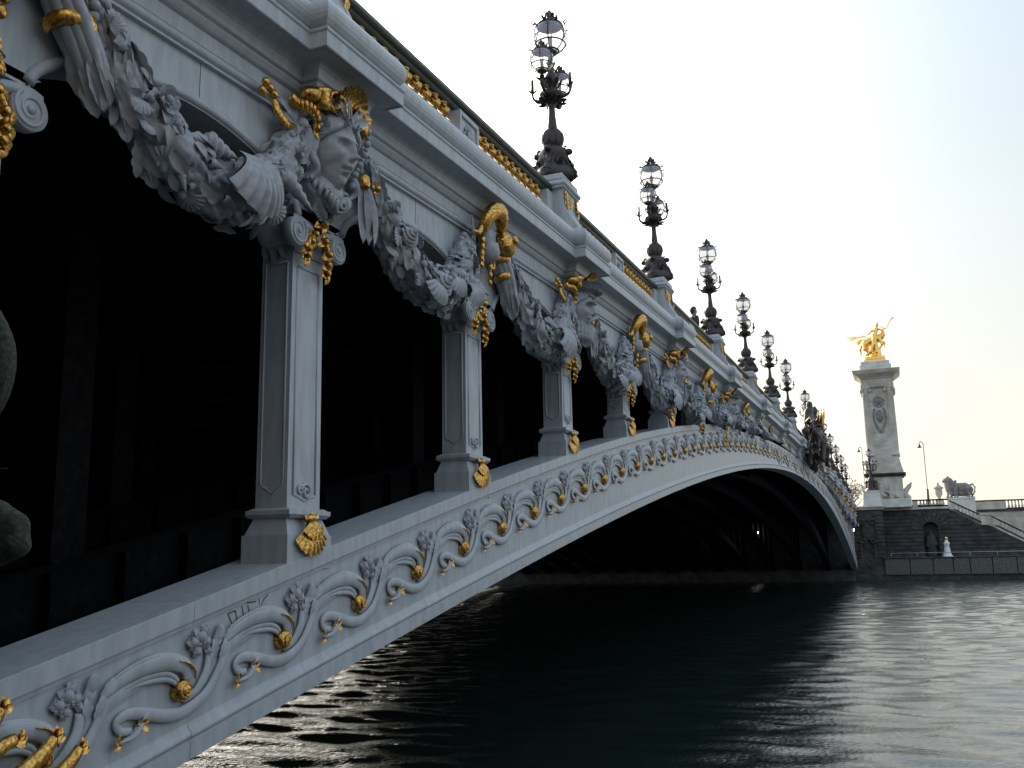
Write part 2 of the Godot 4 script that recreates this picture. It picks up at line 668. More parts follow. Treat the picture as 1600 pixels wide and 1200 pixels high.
func under(B: Node3D):
	# fourteen more ribs behind the face, each with its posts, and the deck they carry
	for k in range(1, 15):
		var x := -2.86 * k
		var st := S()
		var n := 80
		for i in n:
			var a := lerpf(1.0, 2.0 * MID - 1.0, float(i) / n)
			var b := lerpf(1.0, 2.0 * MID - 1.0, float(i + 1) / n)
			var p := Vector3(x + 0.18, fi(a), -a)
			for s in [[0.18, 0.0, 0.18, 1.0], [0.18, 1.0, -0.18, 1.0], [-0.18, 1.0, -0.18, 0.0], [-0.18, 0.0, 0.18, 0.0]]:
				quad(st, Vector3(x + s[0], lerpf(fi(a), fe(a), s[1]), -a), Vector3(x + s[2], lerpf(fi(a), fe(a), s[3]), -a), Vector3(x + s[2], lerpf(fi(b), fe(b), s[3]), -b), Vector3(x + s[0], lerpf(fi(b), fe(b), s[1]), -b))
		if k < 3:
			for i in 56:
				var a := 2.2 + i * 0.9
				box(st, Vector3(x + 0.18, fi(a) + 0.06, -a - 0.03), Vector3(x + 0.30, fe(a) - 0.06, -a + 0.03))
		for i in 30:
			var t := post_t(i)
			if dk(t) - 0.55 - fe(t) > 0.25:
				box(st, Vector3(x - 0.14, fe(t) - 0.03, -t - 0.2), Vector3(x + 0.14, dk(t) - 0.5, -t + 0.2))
		obj(st, "arch_rib", M.shaded_paint, B)
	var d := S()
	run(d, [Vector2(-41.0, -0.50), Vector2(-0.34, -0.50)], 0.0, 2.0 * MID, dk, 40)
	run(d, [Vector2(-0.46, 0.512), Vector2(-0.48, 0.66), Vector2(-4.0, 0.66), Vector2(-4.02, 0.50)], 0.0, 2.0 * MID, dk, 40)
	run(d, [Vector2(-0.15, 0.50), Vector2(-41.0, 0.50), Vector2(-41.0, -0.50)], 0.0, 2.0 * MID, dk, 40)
	obj(d, "deck", M.shaded_paint, B)
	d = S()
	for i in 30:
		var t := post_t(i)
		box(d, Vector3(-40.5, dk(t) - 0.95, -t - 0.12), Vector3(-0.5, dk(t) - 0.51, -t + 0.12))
	obj(d, "deck_girder", M.shaded_paint, B)
	d = S()
	for k in 100:
		var a := lerpf(1.0, 2.0 * MID - 1.0, float(k) / 100)
		var b := lerpf(1.0, 2.0 * MID - 1.0, float(k + 1) / 100)
		quad(d, Vector3(-40.9, fe(a), -a), Vector3(-40.9, fi(a), -a), Vector3(-40.9, fi(b), -b), Vector3(-40.9, fe(b), -b))
	run(d, [Vector2(-40.95, 1.6), Vector2(-40.95, -0.5)], 0.0, 2.0 * MID, dk, 40)
	obj(d, "far_face", M.paint, B)

func spandrels(B: Node3D):
	for i in 29:
		var ta := post_t(i)
		var tb := post_t(i + 1)
		var tm := (ta + tb) / 2.0
		var st := S()
		var edge := []
		var base := dk(tm) - 1.36
		var n := 28
		var sl := dk(tb) - dk(ta)
		for k in n + 1:
			var q := sin((float(k) / n - 0.5) * PI)
			var s := q * 1.40
			edge.append(Vector3(0.0, base + arch_edge(s) + sl * s / 3.6, -(tm + s)))
		var hi := func(t): return dk(t) - 0.47
		var low: float = base - 0.02
		st.set_smooth_group(5)
		for k in n:
			var p: Vector3 = edge[k]
			var q: Vector3 = edge[k + 1]
			quad(st, p, Vector3(0, hi.call(-p.z), p.z), Vector3(0, hi.call(-q.z), q.z), q)
		for sd in [[ta, tm - 1.40], [tm + 1.40, tb]]:
			quad(st, Vector3(0, low, -sd[0]), Vector3(0, hi.call(sd[0]), -sd[0]), Vector3(0, hi.call(sd[1]), -sd[1]), Vector3(0, low, -sd[1]))
		st.set_smooth_group(6)
		for k in n:
			var p: Vector3 = edge[k]
			var q: Vector3 = edge[k + 1]
			quad(st, p + Vector3(-0.34, 0, 0), p, q, q + Vector3(-0.34, 0, 0))
		obj(st, "spandrel_panel", M.paint, B)
		st = S()
		var r := []
		for p in edge:
			r.append(p + Vector3(0.004, 0.042, 0))
		tube(st, r, 0.040, 8, 0.9, Vector3(1, 0, 0))
		r = []
		for p in edge:
			r.append(p + Vector3(0.003, -0.004, 0))
		tube(st, r, 0.009, 4)
		obj(st, "archivolt", M.paint, B)
		if i < 12:
			st = S()      # the hairline joint in the middle of each panel
			var tj := tm + 0.1
			box(st, Vector3(-0.01, base + 0.56, -tj - 0.003), Vector3(0.0015, dk(tj) - 0.49, -tj + 0.003))
			obj(st, "panel_joint", M.joint, B)

func cornice(B: Node3D):
	# outer profile in (out, up) from the frieze to the top of the roll
	var low := [Vector2(0.0, -0.49), Vector2(0.038, -0.49), Vector2(0.040, -0.472), Vector2(0.026, -0.468)]
	for k in 7:
		var a := -PI / 2 + PI * k / 6.0
		low.append(Vector2(0.026 + cos(a) * 0.042, -0.424 + sin(a) * 0.042))
	low += [Vector2(0.026, -0.378), Vector2(0.014, -0.376), Vector2(0.014, -0.368), Vector2(0.028, -0.366), Vector2(0.030, -0.246), Vector2(0.018, -0.244), Vector2(0.018, -0.232), Vector2(0.052, -0.228), Vector2(0.058, -0.20), Vector2(0.082, -0.182), Vector2(0.084, -0.165), Vector2(0.070, -0.162), Vector2(0.072, -0.150), Vector2(0.100, -0.146)]
	for k in 6:
		var a := k / 5.0 * PI / 2
		low.append(Vector2(0.205 - 0.10 * cos(a), -0.140 + 0.135 * sin(a)))
	low += [Vector2(0.318, 0.0), Vector2(0.322, -0.012), Vector2(0.340, -0.012), Vector2(0.344, 0.002), Vector2(0.344, 0.128), Vector2(0.352, 0.134), Vector2(0.360, 0.15), Vector2(0.352, 0.166), Vector2(0.300, 0.172)]
	var rl := []
	for k in 11:
		var a := -0.95 + (PI * 0.5 + 0.95) * k / 10.0
		rl.append(Vector2(0.195 + cos(a) * 0.175, 0.332 + sin(a) * 0.175))
	rl.append(Vector2(-0.16, 0.512))
	for i in 15:
		# one length per lamp, from mid bay to mid bay, broken forward in its middle
		var idx := i * 2 + 1
		if i == 7:
			continue
		if i > 7:
			idx = 16 + (i - 8) * 2
		var tc := post_t(idx)
		cornice_length(B, low, "cornice", tc, i, 0.0)
		cornice_length(B, rl, "cornice_roll", tc, i, 0.003)
	var a0 := post_t(13) + 3.6
	var st := S()
	run(st, low, a0, 2 * MID - a0, dk, 4)
	obj(st, "cornice", M.paint, B)
	st = S()
	run(st, rl, a0, 2 * MID - a0, dk, 4)
	obj(st, "cornice_roll", M.paint, B)

func cornice_length(B: Node3D, prof: Array, called: String, tc: float, i: int, gap: float):
	var st := S()
	var w := 0.33
	var fw := 0.17
	var ta := tc - 3.6 + gap
	var tb := tc + 3.6 - gap
	# plan path with mitres: every profile point runs out to the return, forward, across and back
	for j in prof.size() - 1:
		var a: Vector2 = prof[j]
		var b: Vector2 = prof[j + 1]
		st.set_smooth_group(j + 1 if a.distance_to(b) > 0.036 else 400)
		var pa := plan(a, tc, w, fw, ta, tb)
		var pb := plan(b, tc, w, fw, ta, tb)
		for k in pa.size() - 1:
			if k == 3 or k == 5:
				st.set_smooth_group(j + 60 if a.distance_to(b) > 0.036 else 500 + k)
			else:
				st.set_smooth_group(j + 1 if a.distance_to(b) > 0.036 else 400 + (1 if k == 4 else 0))
			quad(st, pa[k], pb[k], pb[k + 1], pa[k + 1])
	st.set_smooth_group(0)
	obj(st, called, M.paint, B)

func plan(p: Vector2, tc: float, w: float, fw: float, ta: float, tb: float) -> Array:
	var o := p.x if p.x > -0.1 else 0.0
	var q := []
	for e in [[0.0, ta], [0.0, lerpf(ta, tc - w - o, 0.33)], [0.0, lerpf(ta, tc - w - o, 0.66)], [0.0, tc - w - o], [fw, tc - w - o], [fw, tc + w + o], [0.0, tc + w + o], [0.0, lerpf(tb, tc + w + o, 0.5)], [0.0, tb]]:
		q.append(Vector3(p.x + (e[0] if p.x > -0.1 else 0.0), dk(e[1]) + p.y, -e[1]))
	return q

# ---------------------------------------------------------------- the wave scroll along the arch
func waves(B: Node3D):
	var st := S()
	# local axes: x out, y up, -z along; the boss sits at z = 0, v = -0.60
	var P := func(w: float, v: float, o := 0.0) -> Vector3: return Vector3(-0.03 + o * 0.72, v, -w)
	var crest := smooth_path([P.call(-0.64, -0.385, 0.02), P.call(-0.50, -0.335, 0.03), P.call(-0.30, -0.315, 0.045), P.call(-0.10, -0.35, 0.05), P.call(0.05, -0.44, 0.055), P.call(0.085, -0.54, 0.05)], 5)
	tube(st, crest, taper(crest.size(), 0.035, 0.072, 0.054), 10, 0.34, Vector3(1, 0, 0))
	var edge := []
	for e in crest:
		edge.append(e + Vector3(0.004, 0.050, 0))
	tube(st, edge, taper(edge.size(), 0.008, 0.014, 0.010), 6)
	for k in 2:
		var f := 0.055 + 0.05 * k
		var inner := smooth_path([P.call(-0.62 + 0.08 * k, -0.42 - 0.035 * k, 0.01), P.call(-0.44 + 0.03 * k, -0.375 - f * 0.45, 0.02), P.call(-0.28, -0.355 - f * 0.75, 0.03), P.call(-0.13 - 0.01 * k, -0.385 - f * 0.8, 0.035), P.call(-0.02 - f * 0.5, -0.46 - f * 0.45, 0.04), P.call(0.03 - f * 0.6, -0.55, 0.035)], 4)
		tube(st, inner, taper(inner.size(), 0.014, 0.028 - 0.004 * k, 0.018), 6, 0.55, Vector3(1, 0, 0))
	# hollow web of the wave
	var rows := []
	for i in 7:
		var s := i / 6.0
		var row := PackedVector3Array()
		for j in 5:
			var q := j / 4.0
			row.append(P.call(lerpf(-0.66, 0.06, s), lerpf(-0.34 - 0.06 * absf(s - 0.5), -0.52 + 0.05 * sin(s * PI), q), 0.012 + 0.02 * sin(PI * q)))
		rows.append(row)
	grid(st, rows, true)
	# long stem: curl, dip under the boss, rise into the next wave
	var stem := smooth_path([P.call(-0.47, -0.70, 0.03), P.call(-0.56, -0.665, 0.03), P.call(-0.58, -0.60, 0.03), P.call(-0.50, -0.575, 0.035), P.call(-0.38, -0.615, 0.04), P.call(-0.20, -0.705, 0.04), P.call(-0.04, -0.755, 0.04), P.call(0.12, -0.755, 0.035), P.call(0.28, -0.705, 0.03), P.call(0.42, -0.60, 0.02), P.call(0.53, -0.47, 0.015), P.call(0.60, -0.39, 0.01)], 4)
	tube(st, stem, taper(stem.size(), 0.026, 0.052, 0.040), 9, 0.36, Vector3(1, 0, 0))
	var stem2 := smooth_path([P.call(0.02, -0.69, 0.02), P.call(0.16, -0.66, 0.03), P.call(0.28, -0.56, 0.03), P.call(0.34, -0.44, 0.02)], 4)
	tube(st, stem2, taper(stem2.size(), 0.02, 0.042, 0.045), 8, 0.34, Vector3(1, 0, 0))
	var twig := smooth_path([P.call(-0.34, -0.63, 0.03), P.call(-0.42, -0.70, 0.05), P.call(-0.50, -0.735, 0.06), P.call(-0.62, -0.72, 0.05)], 4)
	tube(st, twig, taper(twig.size(), 0.03, 0.03, 0.012), 6, 0.8)
	for e in [[0.44, -0.52, 0.5], [0.36, -0.50, 0.2], [0.50, -0.40, 0.9]]:
		leaf(st, aim(P.call(e[0], e[1], 0.02), Vector3(0.25, cos(e[2]), -sin(e[2])), Vector3(1, 0.1, 0)), 0.17, 0.085, 0.3, 3, 6, 0.4)
	var mesh := done(st)
	# the flower cluster above the stem
	st = S()
	for e in [[0.245, -0.285, 0.062], [0.175, -0.31, 0.050], [0.21, -0.385, 0.042], [0.305, -0.335, 0.046], [0.325, -0.41, 0.030], [0.295, -0.25, 0.038]]:
		ball(st, P.call(e[0], e[1], 0.025), Vector3(e[2] * 0.9, e[2] * 0.95, e[2] * 0.95), 6)
		for k in 6:
			var a: float = TAU * k / 5.0 + e[0] * 9.0
			leaf(st, aim(P.call(e[0], e[1], 0.02 + e[2] * 0.5), Vector3(0.5, sin(a), cos(a)), Vector3(1, 0, 0)), e[2] * 1.5, e[2] * 1.5, 1.0, 0, 5, 0.3)
	for e in [[0.44, -0.295, 0.0], [0.40, -0.33, 0.4]]:
		leaf(st, aim(P.call(e[0] - 0.03, e[1] - 0.05, 0.02), Vector3(0.35, 0.75, -0.7 - e[2]), Vector3(1, 0, 0.1)), 0.15, 0.10, 0.5, 2, 5, 0.5)
	tube(st, smooth_path([P.call(0.33, -0.42, 0.02), P.call(0.345, -0.50, 0.02), P.call(0.31, -0.56, 0.015)], 4), 0.02, 6)
	var flower := done(st)
	st = S()
	var bx := Transform3D(Basis(Vector3(0, 0, 1), -PI / 2), Vector3(0.0, -0.60, 0.0))
	lathe(st, [Vector2(0.078, -0.03), Vector2(0.082, 0.012), Vector2(0.076, 0.030), Vector2(0.062, 0.046), Vector2(0.046, 0.056), Vector2(0.042, 0.052), Vector2(0.030, 0.060), Vector2(0.012, 0.065), Vector2(0.0, 0.065)], 20, bx)
	tube(st, spiral(Vector3(0.045, -0.60, 0.0), 0.062, 1.2, Vector3(0, 0, 1), Vector3(0, 1, 0), 20, 0.0, Vector3(0.022, 0, 0)), taper(21, 0.006, 0.009, 0.006), 5)
	var boss := done(st)
	st = S()
	var rim := smooth_path([P.call(-0.02, -0.375, 0.093), P.call(0.06, -0.42, 0.10), P.call(0.118, -0.50, 0.09), P.call(0.118, -0.56, 0.075)], 4)
	tube(st, rim, taper(rim.size(), 0.004, 0.012, 0.006), 5)
	var rimm := done(st)
	var tips := []
	for e in [[-0.415, -0.685, 0.4], [-0.585, -0.735, -0.4]]:
		st = S()
		ball(st, P.call(e[0], e[1], 0.045), Vector3(0.022, 0.022, 0.022), 5)
		for k in 3:
			leaf(st, aim(P.call(e[0], e[1], 0.05), Vector3(0.4, 0.3 + 0.4 * k - 0.5, -e[2] - 0.3 * (k - 1)), Vector3(1, 0, 0)), 0.085, 0.045, 0.5, 0, 4, 0.4)
		tips.append(done(st))
	var rg := RandomNumberGenerator.new()
	rg.seed = 31
	for s in 90:
		var t := 5.33 + (s - 2) * 1.151
		if t < 2.6 or t > 2 * MID - 2.6:
			continue
		var a := atan((fe(t + 0.45) - fe(t - 0.45)) / 0.9)
		var d := (fe(t) - fi(t)) - 1.14
		var xf := Transform3D(Basis(Vector3(1, 0, 0), a), Vector3(0, fe(t) + 0.02 * clampf(-d * 5.0, 0, 3.0), -t))
		if d < -0.04:
			xf.basis = xf.basis * Basis.from_scale(Vector3(1, clampf(1.0 + d * 0.8, 0.8, 1.0), 1))
		var h := holder("wave_scroll", B, xf)
		put(mesh, "scroll_stem", M.paint, h)
		var fx := Vector3(0, -0.32, -0.24)
		put(flower, "flower", M.cast, h, Transform3D(Basis(Vector3(1, 0, 0), rg.randf_range(-0.25, 0.25)).scaled(Vector3.ONE * rg.randf_range(0.92, 1.08)), Vector3.ZERO).translated_local(-fx).translated(fx))
		var bc := Vector3(0, -0.60, 0)
		put(boss, "gilded_boss", M.gold, h, Transform3D(Basis(Vector3(1, 0, 0), rg.randf() * 6.0), Vector3.ZERO).translated_local(-bc).translated(bc))
		if t < 40.0:
			put(rimm, "gilded_rim", M.gold, h)
			for tip in tips:
				put(tip, "gilded_tip", M.gold, h)

func taper(n: int, a: float, b: float, c: float) -> Array:
	var r := []
	for i in n:
		var s := float(i) / (n - 1)
		r.append(lerpf(a, b, s * 2.0) if s < 0.5 else lerpf(b, c, s * 2.0 - 1.0))
	return r

func scribble(B: Node3D):
	# the tag scrawled in marker on the fascia, left of the third boss
	var st := S()
	var t0 := 5.93
	var strokes := [
		[Vector2(0.0, 0.02), Vector2(0.06, 0.05), Vector2(0.12, 0.06)], [Vector2(0.03, 0.20), Vector2(0.11, 0.06)], [Vector2(0.03, 0.20), Vector2(0.10, 0.20), Vector2(0.12, 0.19)], [Vector2(0.115, 0.20), Vector2(0.165, 0.0)],
		[Vector2(0.19, 0.21), Vector2(0.26, 0.0)],
		[Vector2(0.26, 0.20), Vector2(0.31, 0.07)], [Vector2(0.25, 0.22), Vector2(0.36, 0.20)], [Vector2(0.29, 0.14), Vector2(0.38, 0.13)], [Vector2(0.31, 0.07), Vector2(0.40, 0.07)],
		[Vector2(0.40, 0.21), Vector2(0.405, 0.17)],
		[Vector2(0.51, 0.21), Vector2(0.46, 0.19), Vector2(0.43, 0.15), Vector2(0.44, 0.11)]]
	for s in strokes:
		for i in s.size() - 1:
			var a: Vector2 = s[i]
			var b: Vector2 = s[i + 1]
			var d := (b - a).normalized()
			var nn := Vector2(-d.y, d.x) * 0.0045
			var v := []
			for p in [a - nn - d * 0.003, a + nn - d * 0.003, b + nn + d * 0.003, b - nn + d * 0.003]:
				var t: float = t0 + p.x
				v.append(Vector3(-0.0275, fe(t) - 0.40 + p.y, -t))
			quad(st, v[0], v[1], v[2], v[3])
	obj(st, "graffiti_tag", M.soot, B)

# ---------------------------------------------------------------- posts under the masks and crests
func posts(B: Node3D):
	var vol := done(volute())
	var drop := done(gilt_drop())
	var foot := done(gilt_foot())
	var side := done(side_scroll())
	for i in 30:
		var t := post_t(i)
		var y0 := fe(t)
		var yc := dk(t) - 1.62             # underside of the capital
		if dk(t) - 1.15 < y0 - 0.1:
			continue
		var h := holder("post", B, Transform3D(Basis.IDENTITY, Vector3(0, 0, -t)))
		var st := S()
		var dy := fe(t + 0.31) - fe(t)
		# plinth cut to the slope of the arch
		frustum(st, -dy - 0.05, 0.16, 0.325, 0.325, -0.014, -0.47, 0.0, y0)
		frustum(st, 0.16, 0.30, 0.315, 0.265, -0.022, -0.45, 0.05, y0)
		frustum(st, 0.30, 0.33, 0.275, 0.305, -0.035, -0.44, -0.03, y0)
		frustum(st, 0.33, 0.365, 0.308, 0.308, -0.012, -0.45, 0.0, y0)
		frustum(st, 0.365, 0.385, 0.295, 0.262, -0.022, -0.44, 0.03, y0)
		obj(st, "plinth", M.paint, h)
		if yc - y0 > 0.45:
			st = S()
			frustum(st, 0.385, yc - y0, 0.245, 0.235, -0.085, -0.40, 0.0, y0)
			obj(st, "shaft", M.paint, h)
			st = S()
			panel_frame(st, Vector3(-0.085, 0, 0), y0 + 0.50, yc - 0.12, 0.165)
			if yc - y0 > 1.0:
				tube(st, spiral(Vector3(-0.075, y0 + 0.53, -0.02), 0.075, 1.5, Vector3(0, 0, 1), Vector3(0, 1, 0), 16), 0.017, 6)
				tube(st, spiral(Vector3(-0.075, y0 + 0.54, 0.06), 0.05, 1.4, Vector3(0, 0, -1), Vector3(0, 1, 0), 14), 0.014, 6)
			obj(st, "panel_mould", M.paint, h)
			for s in [-1.0, 1.0]:
				st = S()
				side_panel(st, s, 0.243, y0 + 0.50, yc - 0.10)
				obj(st, "side_mould", M.paint, h)
		var cap := Transform3D(Basis.IDENTITY, Vector3(0, dk(t), 0))
		st = S()
		frustum(st, -1.62, -1.33, 0.235, 0.235, -0.07, -0.42, 0.0, dk(t))
		frustum(st, -1.33, -1.25, 0.27, 0.40, 0.0, -0.46, 0.0, dk(t))
		frustum(st, -1.25, -0.50, 0.235, 0.30, -0.02, -0.44, 0.02, dk(t))
		obj(st, "capital", M.paint, h)
		for sgn in [-1.0, 1.0]:
			put(vol, "volute", M.paint, h, cap * Transform3D(Basis.from_scale(Vector3(1, 1, sgn)), Vector3(0, 0, 0)))
			put(side, "side_volute", M.paint, h, cap * Transform3D(Basis.from_scale(Vector3(1, 1, sgn)), Vector3(0, 0, 0)))
		put(drop, "gilded_leaf", M.gold, h, cap)
		put(foot, "gilded_shell", M.gold, h, Transform3D(Basis(Vector3(1, 0, 0), atan(dy / 0.31) * 0.5), Vector3(0, y0, 0)))

# four sided block about the post's axis: half widths below and above, front and back x
func frustum(st: SurfaceTool, ya: float, yb: float, wa: float, wb: float, xf: float, xb: float, inset: float, y0: float):
	st.set_smooth_group(-1)
	var a := [Vector3(xf, y0 + ya, wa), Vector3(xf, y0 + ya, -wa), Vector3(xb, y0 + ya, -wa), Vector3(xb, y0 + ya, wa)]
	var b := [Vector3(xf - inset, y0 + yb, wb), Vector3(xf - inset, y0 + yb, -wb), Vector3(xb + inset, y0 + yb, -wb), Vector3(xb + inset, y0 + yb, wb)]
	for k in 4:
		quad(st, a[k], b[k], b[(k + 1) % 4], a[(k + 1) % 4])
	quad(st, b[0], b[3], b[2], b[1])
	quad(st, a[0], a[1], a[2], a[3])
	st.set_smooth_group(0)

func panel_frame(st: SurfaceTool, o: Vector3, ya: float, yb: float, w: float):
	var r := 0.011
	for s in [-1.0, 1.0]:
		tube(st, [o + Vector3(0, ya, s * w), o + Vector3(0, yb, s * w)], r, 6)
	tube(st, [o + Vector3(0, ya, -w), o + Vector3(0, ya - 0.02, -w * 0.5), o + Vector3(0, ya - 0.05, 0), o + Vector3(0, ya - 0.02, w * 0.5), o + Vector3(0, ya, w)], r, 6)
	tube(st, [o + Vector3(0, yb, -w), o + Vector3(0, yb, w)], r, 6)

func side_panel(st: SurfaceTool, s: float, z: float, ya: float, yb: float):
	if true:
		var p := []
		for e in [[-0.13, yb], [-0.13, ya + 0.10], [-0.155, ya + 0.06], [-0.19, ya + 0.05], [-0.2425, ya], [-0.295, ya + 0.05], [-0.33, ya + 0.06], [-0.355, ya + 0.10], [-0.355, yb], [-0.13, yb]]:
			p.append(Vector3(e[0], e[1], s * z))
		tube(st, p, 0.010, 5)

func volute() -> SurfaceTool:
	var st := S()
	var c := Vector3(0.0, -1.475, -0.315)
	var xf := Transform3D(Basis(Vector3(0, 0, 1), -PI / 2), c + Vector3(-0.05, 0, 0))
	lathe(st, [Vector2(0.0, -0.28), Vector2(0.115, -0.28), Vector2(0.125, -0.26), Vector2(0.105, -0.20), Vector2(0.095, -0.12), Vector2(0.11, -0.03), Vector2(0.130, 0.0), Vector2(0.132, 0.075), Vector2(0.124, 0.083), Vector2(0.0, 0.083)], 26, xf)
	tube(st, spiral(c + Vector3(0.032, 0, 0), 0.118, 2.1, Vector3(0, 0, -1), Vector3(0, 1, 0), 40, 2.2), taper(41, 0.016, 0.012, 0.006), 6)
	ball(st, c + Vector3(0.035, 0, 0), Vector3(0.02, 0.03, 0.03), 6)
	# the band that runs from the volute up over the shaft
	var rows := []
	var path := smooth_path([Vector3(0, -1.355, -0.40), Vector3(0, -1.338, -0.31), Vector3(0, -1.36, -0.16), Vector3(0, -1.40, -0.06), Vector3(0, -1.43, 0.0)], 5)
	for p in path:
		rows.append(PackedVector3Array([p + Vector3(-0.10, -0.05, 0), p + Vector3(-0.05, 0, 0), p + Vector3(0.0, 0.012, 0), p + Vector3(0.03, 0.0, 0), p + Vector3(0.032, -0.05, 0), p + Vector3(0.0, -0.07, 0)]))
	grid(st, rows)
	return st

func side_scroll() -> SurfaceTool:
	# roll on the return face with its hanging leaf
	var st := S()
	tube(st, [Vector3(-0.38, -1.44, -0.30), Vector3(-0.10, -1.44, -0.30)], 0.07, 12)
	tube(st, spiral(Vector3(-0.10, -1.44, -0.30), 0.085, 1.0, Vector3(0, 0, -1), Vector3(0, 1, 0), 18), 0.014, 5)
	tube(st, spiral(Vector3(-0.24, -1.44, -0.30), 0.08, 0.9, Vector3(0, 0, -1), Vector3(0, 1, 0), 18, 1.0), 0.018, 5)
	for k in 3:
		leaf(st, aim(Vector3(-0.20 - 0.05 * k, -1.48, -0.27), Vector3(0.25 - 0.25 * k, -1, -0.1), Vector3(0, 0, -1)), 0.26 - 0.03 * absf(k - 1.0), 0.10, 0.3, 3, 6, 0.5)
	return st

func gilt_drop() -> SurfaceTool:
	# the gilded bloom at the head of the post with its two falling sprays
	var st := S()
	var c := Vector3(0.05, -1.30, 0.0)
	for k in 7:
		var a := -2.4 + k * 0.8
		leaf(st, aim(c + Vector3(0.0, 0, 0), Vector3(0.35, sin(a) * 0.9 + 0.2, cos(a)), Vector3(1, 0.2, 0)), 0.15, 0.085, 0.7, 2, 5, 0.5)
	leaf(st, aim(c, Vector3(0.2, 1, -0.2), Vector3(1, 0, 0)), 0.20, 0.07, 0.3, 0, 5, 0.5)
	ball(st, c + Vector3(0.03, -0.02, 0), Vector3(0.045, 0.045, 0.045), 6)
	for s in [-1.0, 1.0]:
		var o := c + Vector3(-0.04, -0.08, -s * 0.04)
		var l := 0.36 if s > 0 else 0.27
		var path := smooth_path([o, o + Vector3(0.02, -l * 0.4, -s * 0.085), o + Vector3(0.0, -l * 0.75, -s * 0.12), o + Vector3(-0.01, -l, -s * 0.115)], 4)
		tube(st, path, taper(path.size(), 0.03, 0.034, 0.018), 6)
		for k in 4:
			var p: Vector3 = path[2 + k * 3]
			for e in [-1.0, 1.0]:
				leaf(st, aim(p, Vector3(0.35, -0.7, e * 0.9), Vector3(1, 0, 0)), 0.13 - 0.012 * k, 0.085, 0.7, 2, 5, 0.5)
			ball(st, p + Vector3(0.03, -0.01, 0), Vector3(0.025, 0.035, 0.03), 5)
		leaf(st, aim(path[path.size() - 2], Vector3(0.1, -1, -s * 0.1), Vector3(1, 0, 0)), 0.13, 0.085, 0.4, 2, 5, 0.5)
	return st

func gilt_foot() -> SurfaceTool:
	# gilded scallop that hangs over the edge of the arch at the foot of a post
	var st := S()
	scallop(st, aim(Vector3(-0.03, 0.29, 0.0), Vector3(0.12, -1, 0), Vector3(1, 0.1, 0)), 0.29, 0.98, 9, 0.20, 0.10, 10)
	scallop(st, aim(Vector3(0.0, 0.30, 0.0), Vector3(0.24, -1, 0), Vector3(1, 0.2, 0)), 0.18, 1.0, 7, 0.26, 0.12, 6)
	ball(st, Vector3(0.01, 0.30, 0), Vector3(0.045, 0.04, 0.08), 6)
	for k in 3:
		leaf(st, aim(Vector3(0.02, 0.295, 0.05 * (k - 1)), Vector3(0.4, 0.6, (k - 1) * 0.8), Vector3(1, 0, 0)), 0.07, 0.05, 0.6, 0, 4, 0.4)
	return st

# ---------------------------------------------------------------- swags of shells and leaves between the posts
# local axes: x out, y from the deck line, z = -distance from the left post
func lump(p: Vector3, f: float, sd: float) -> float:
	return nz.get_noise_3d(p.x * f + sd, p.y * f + sd * 1.7, p.z * f)

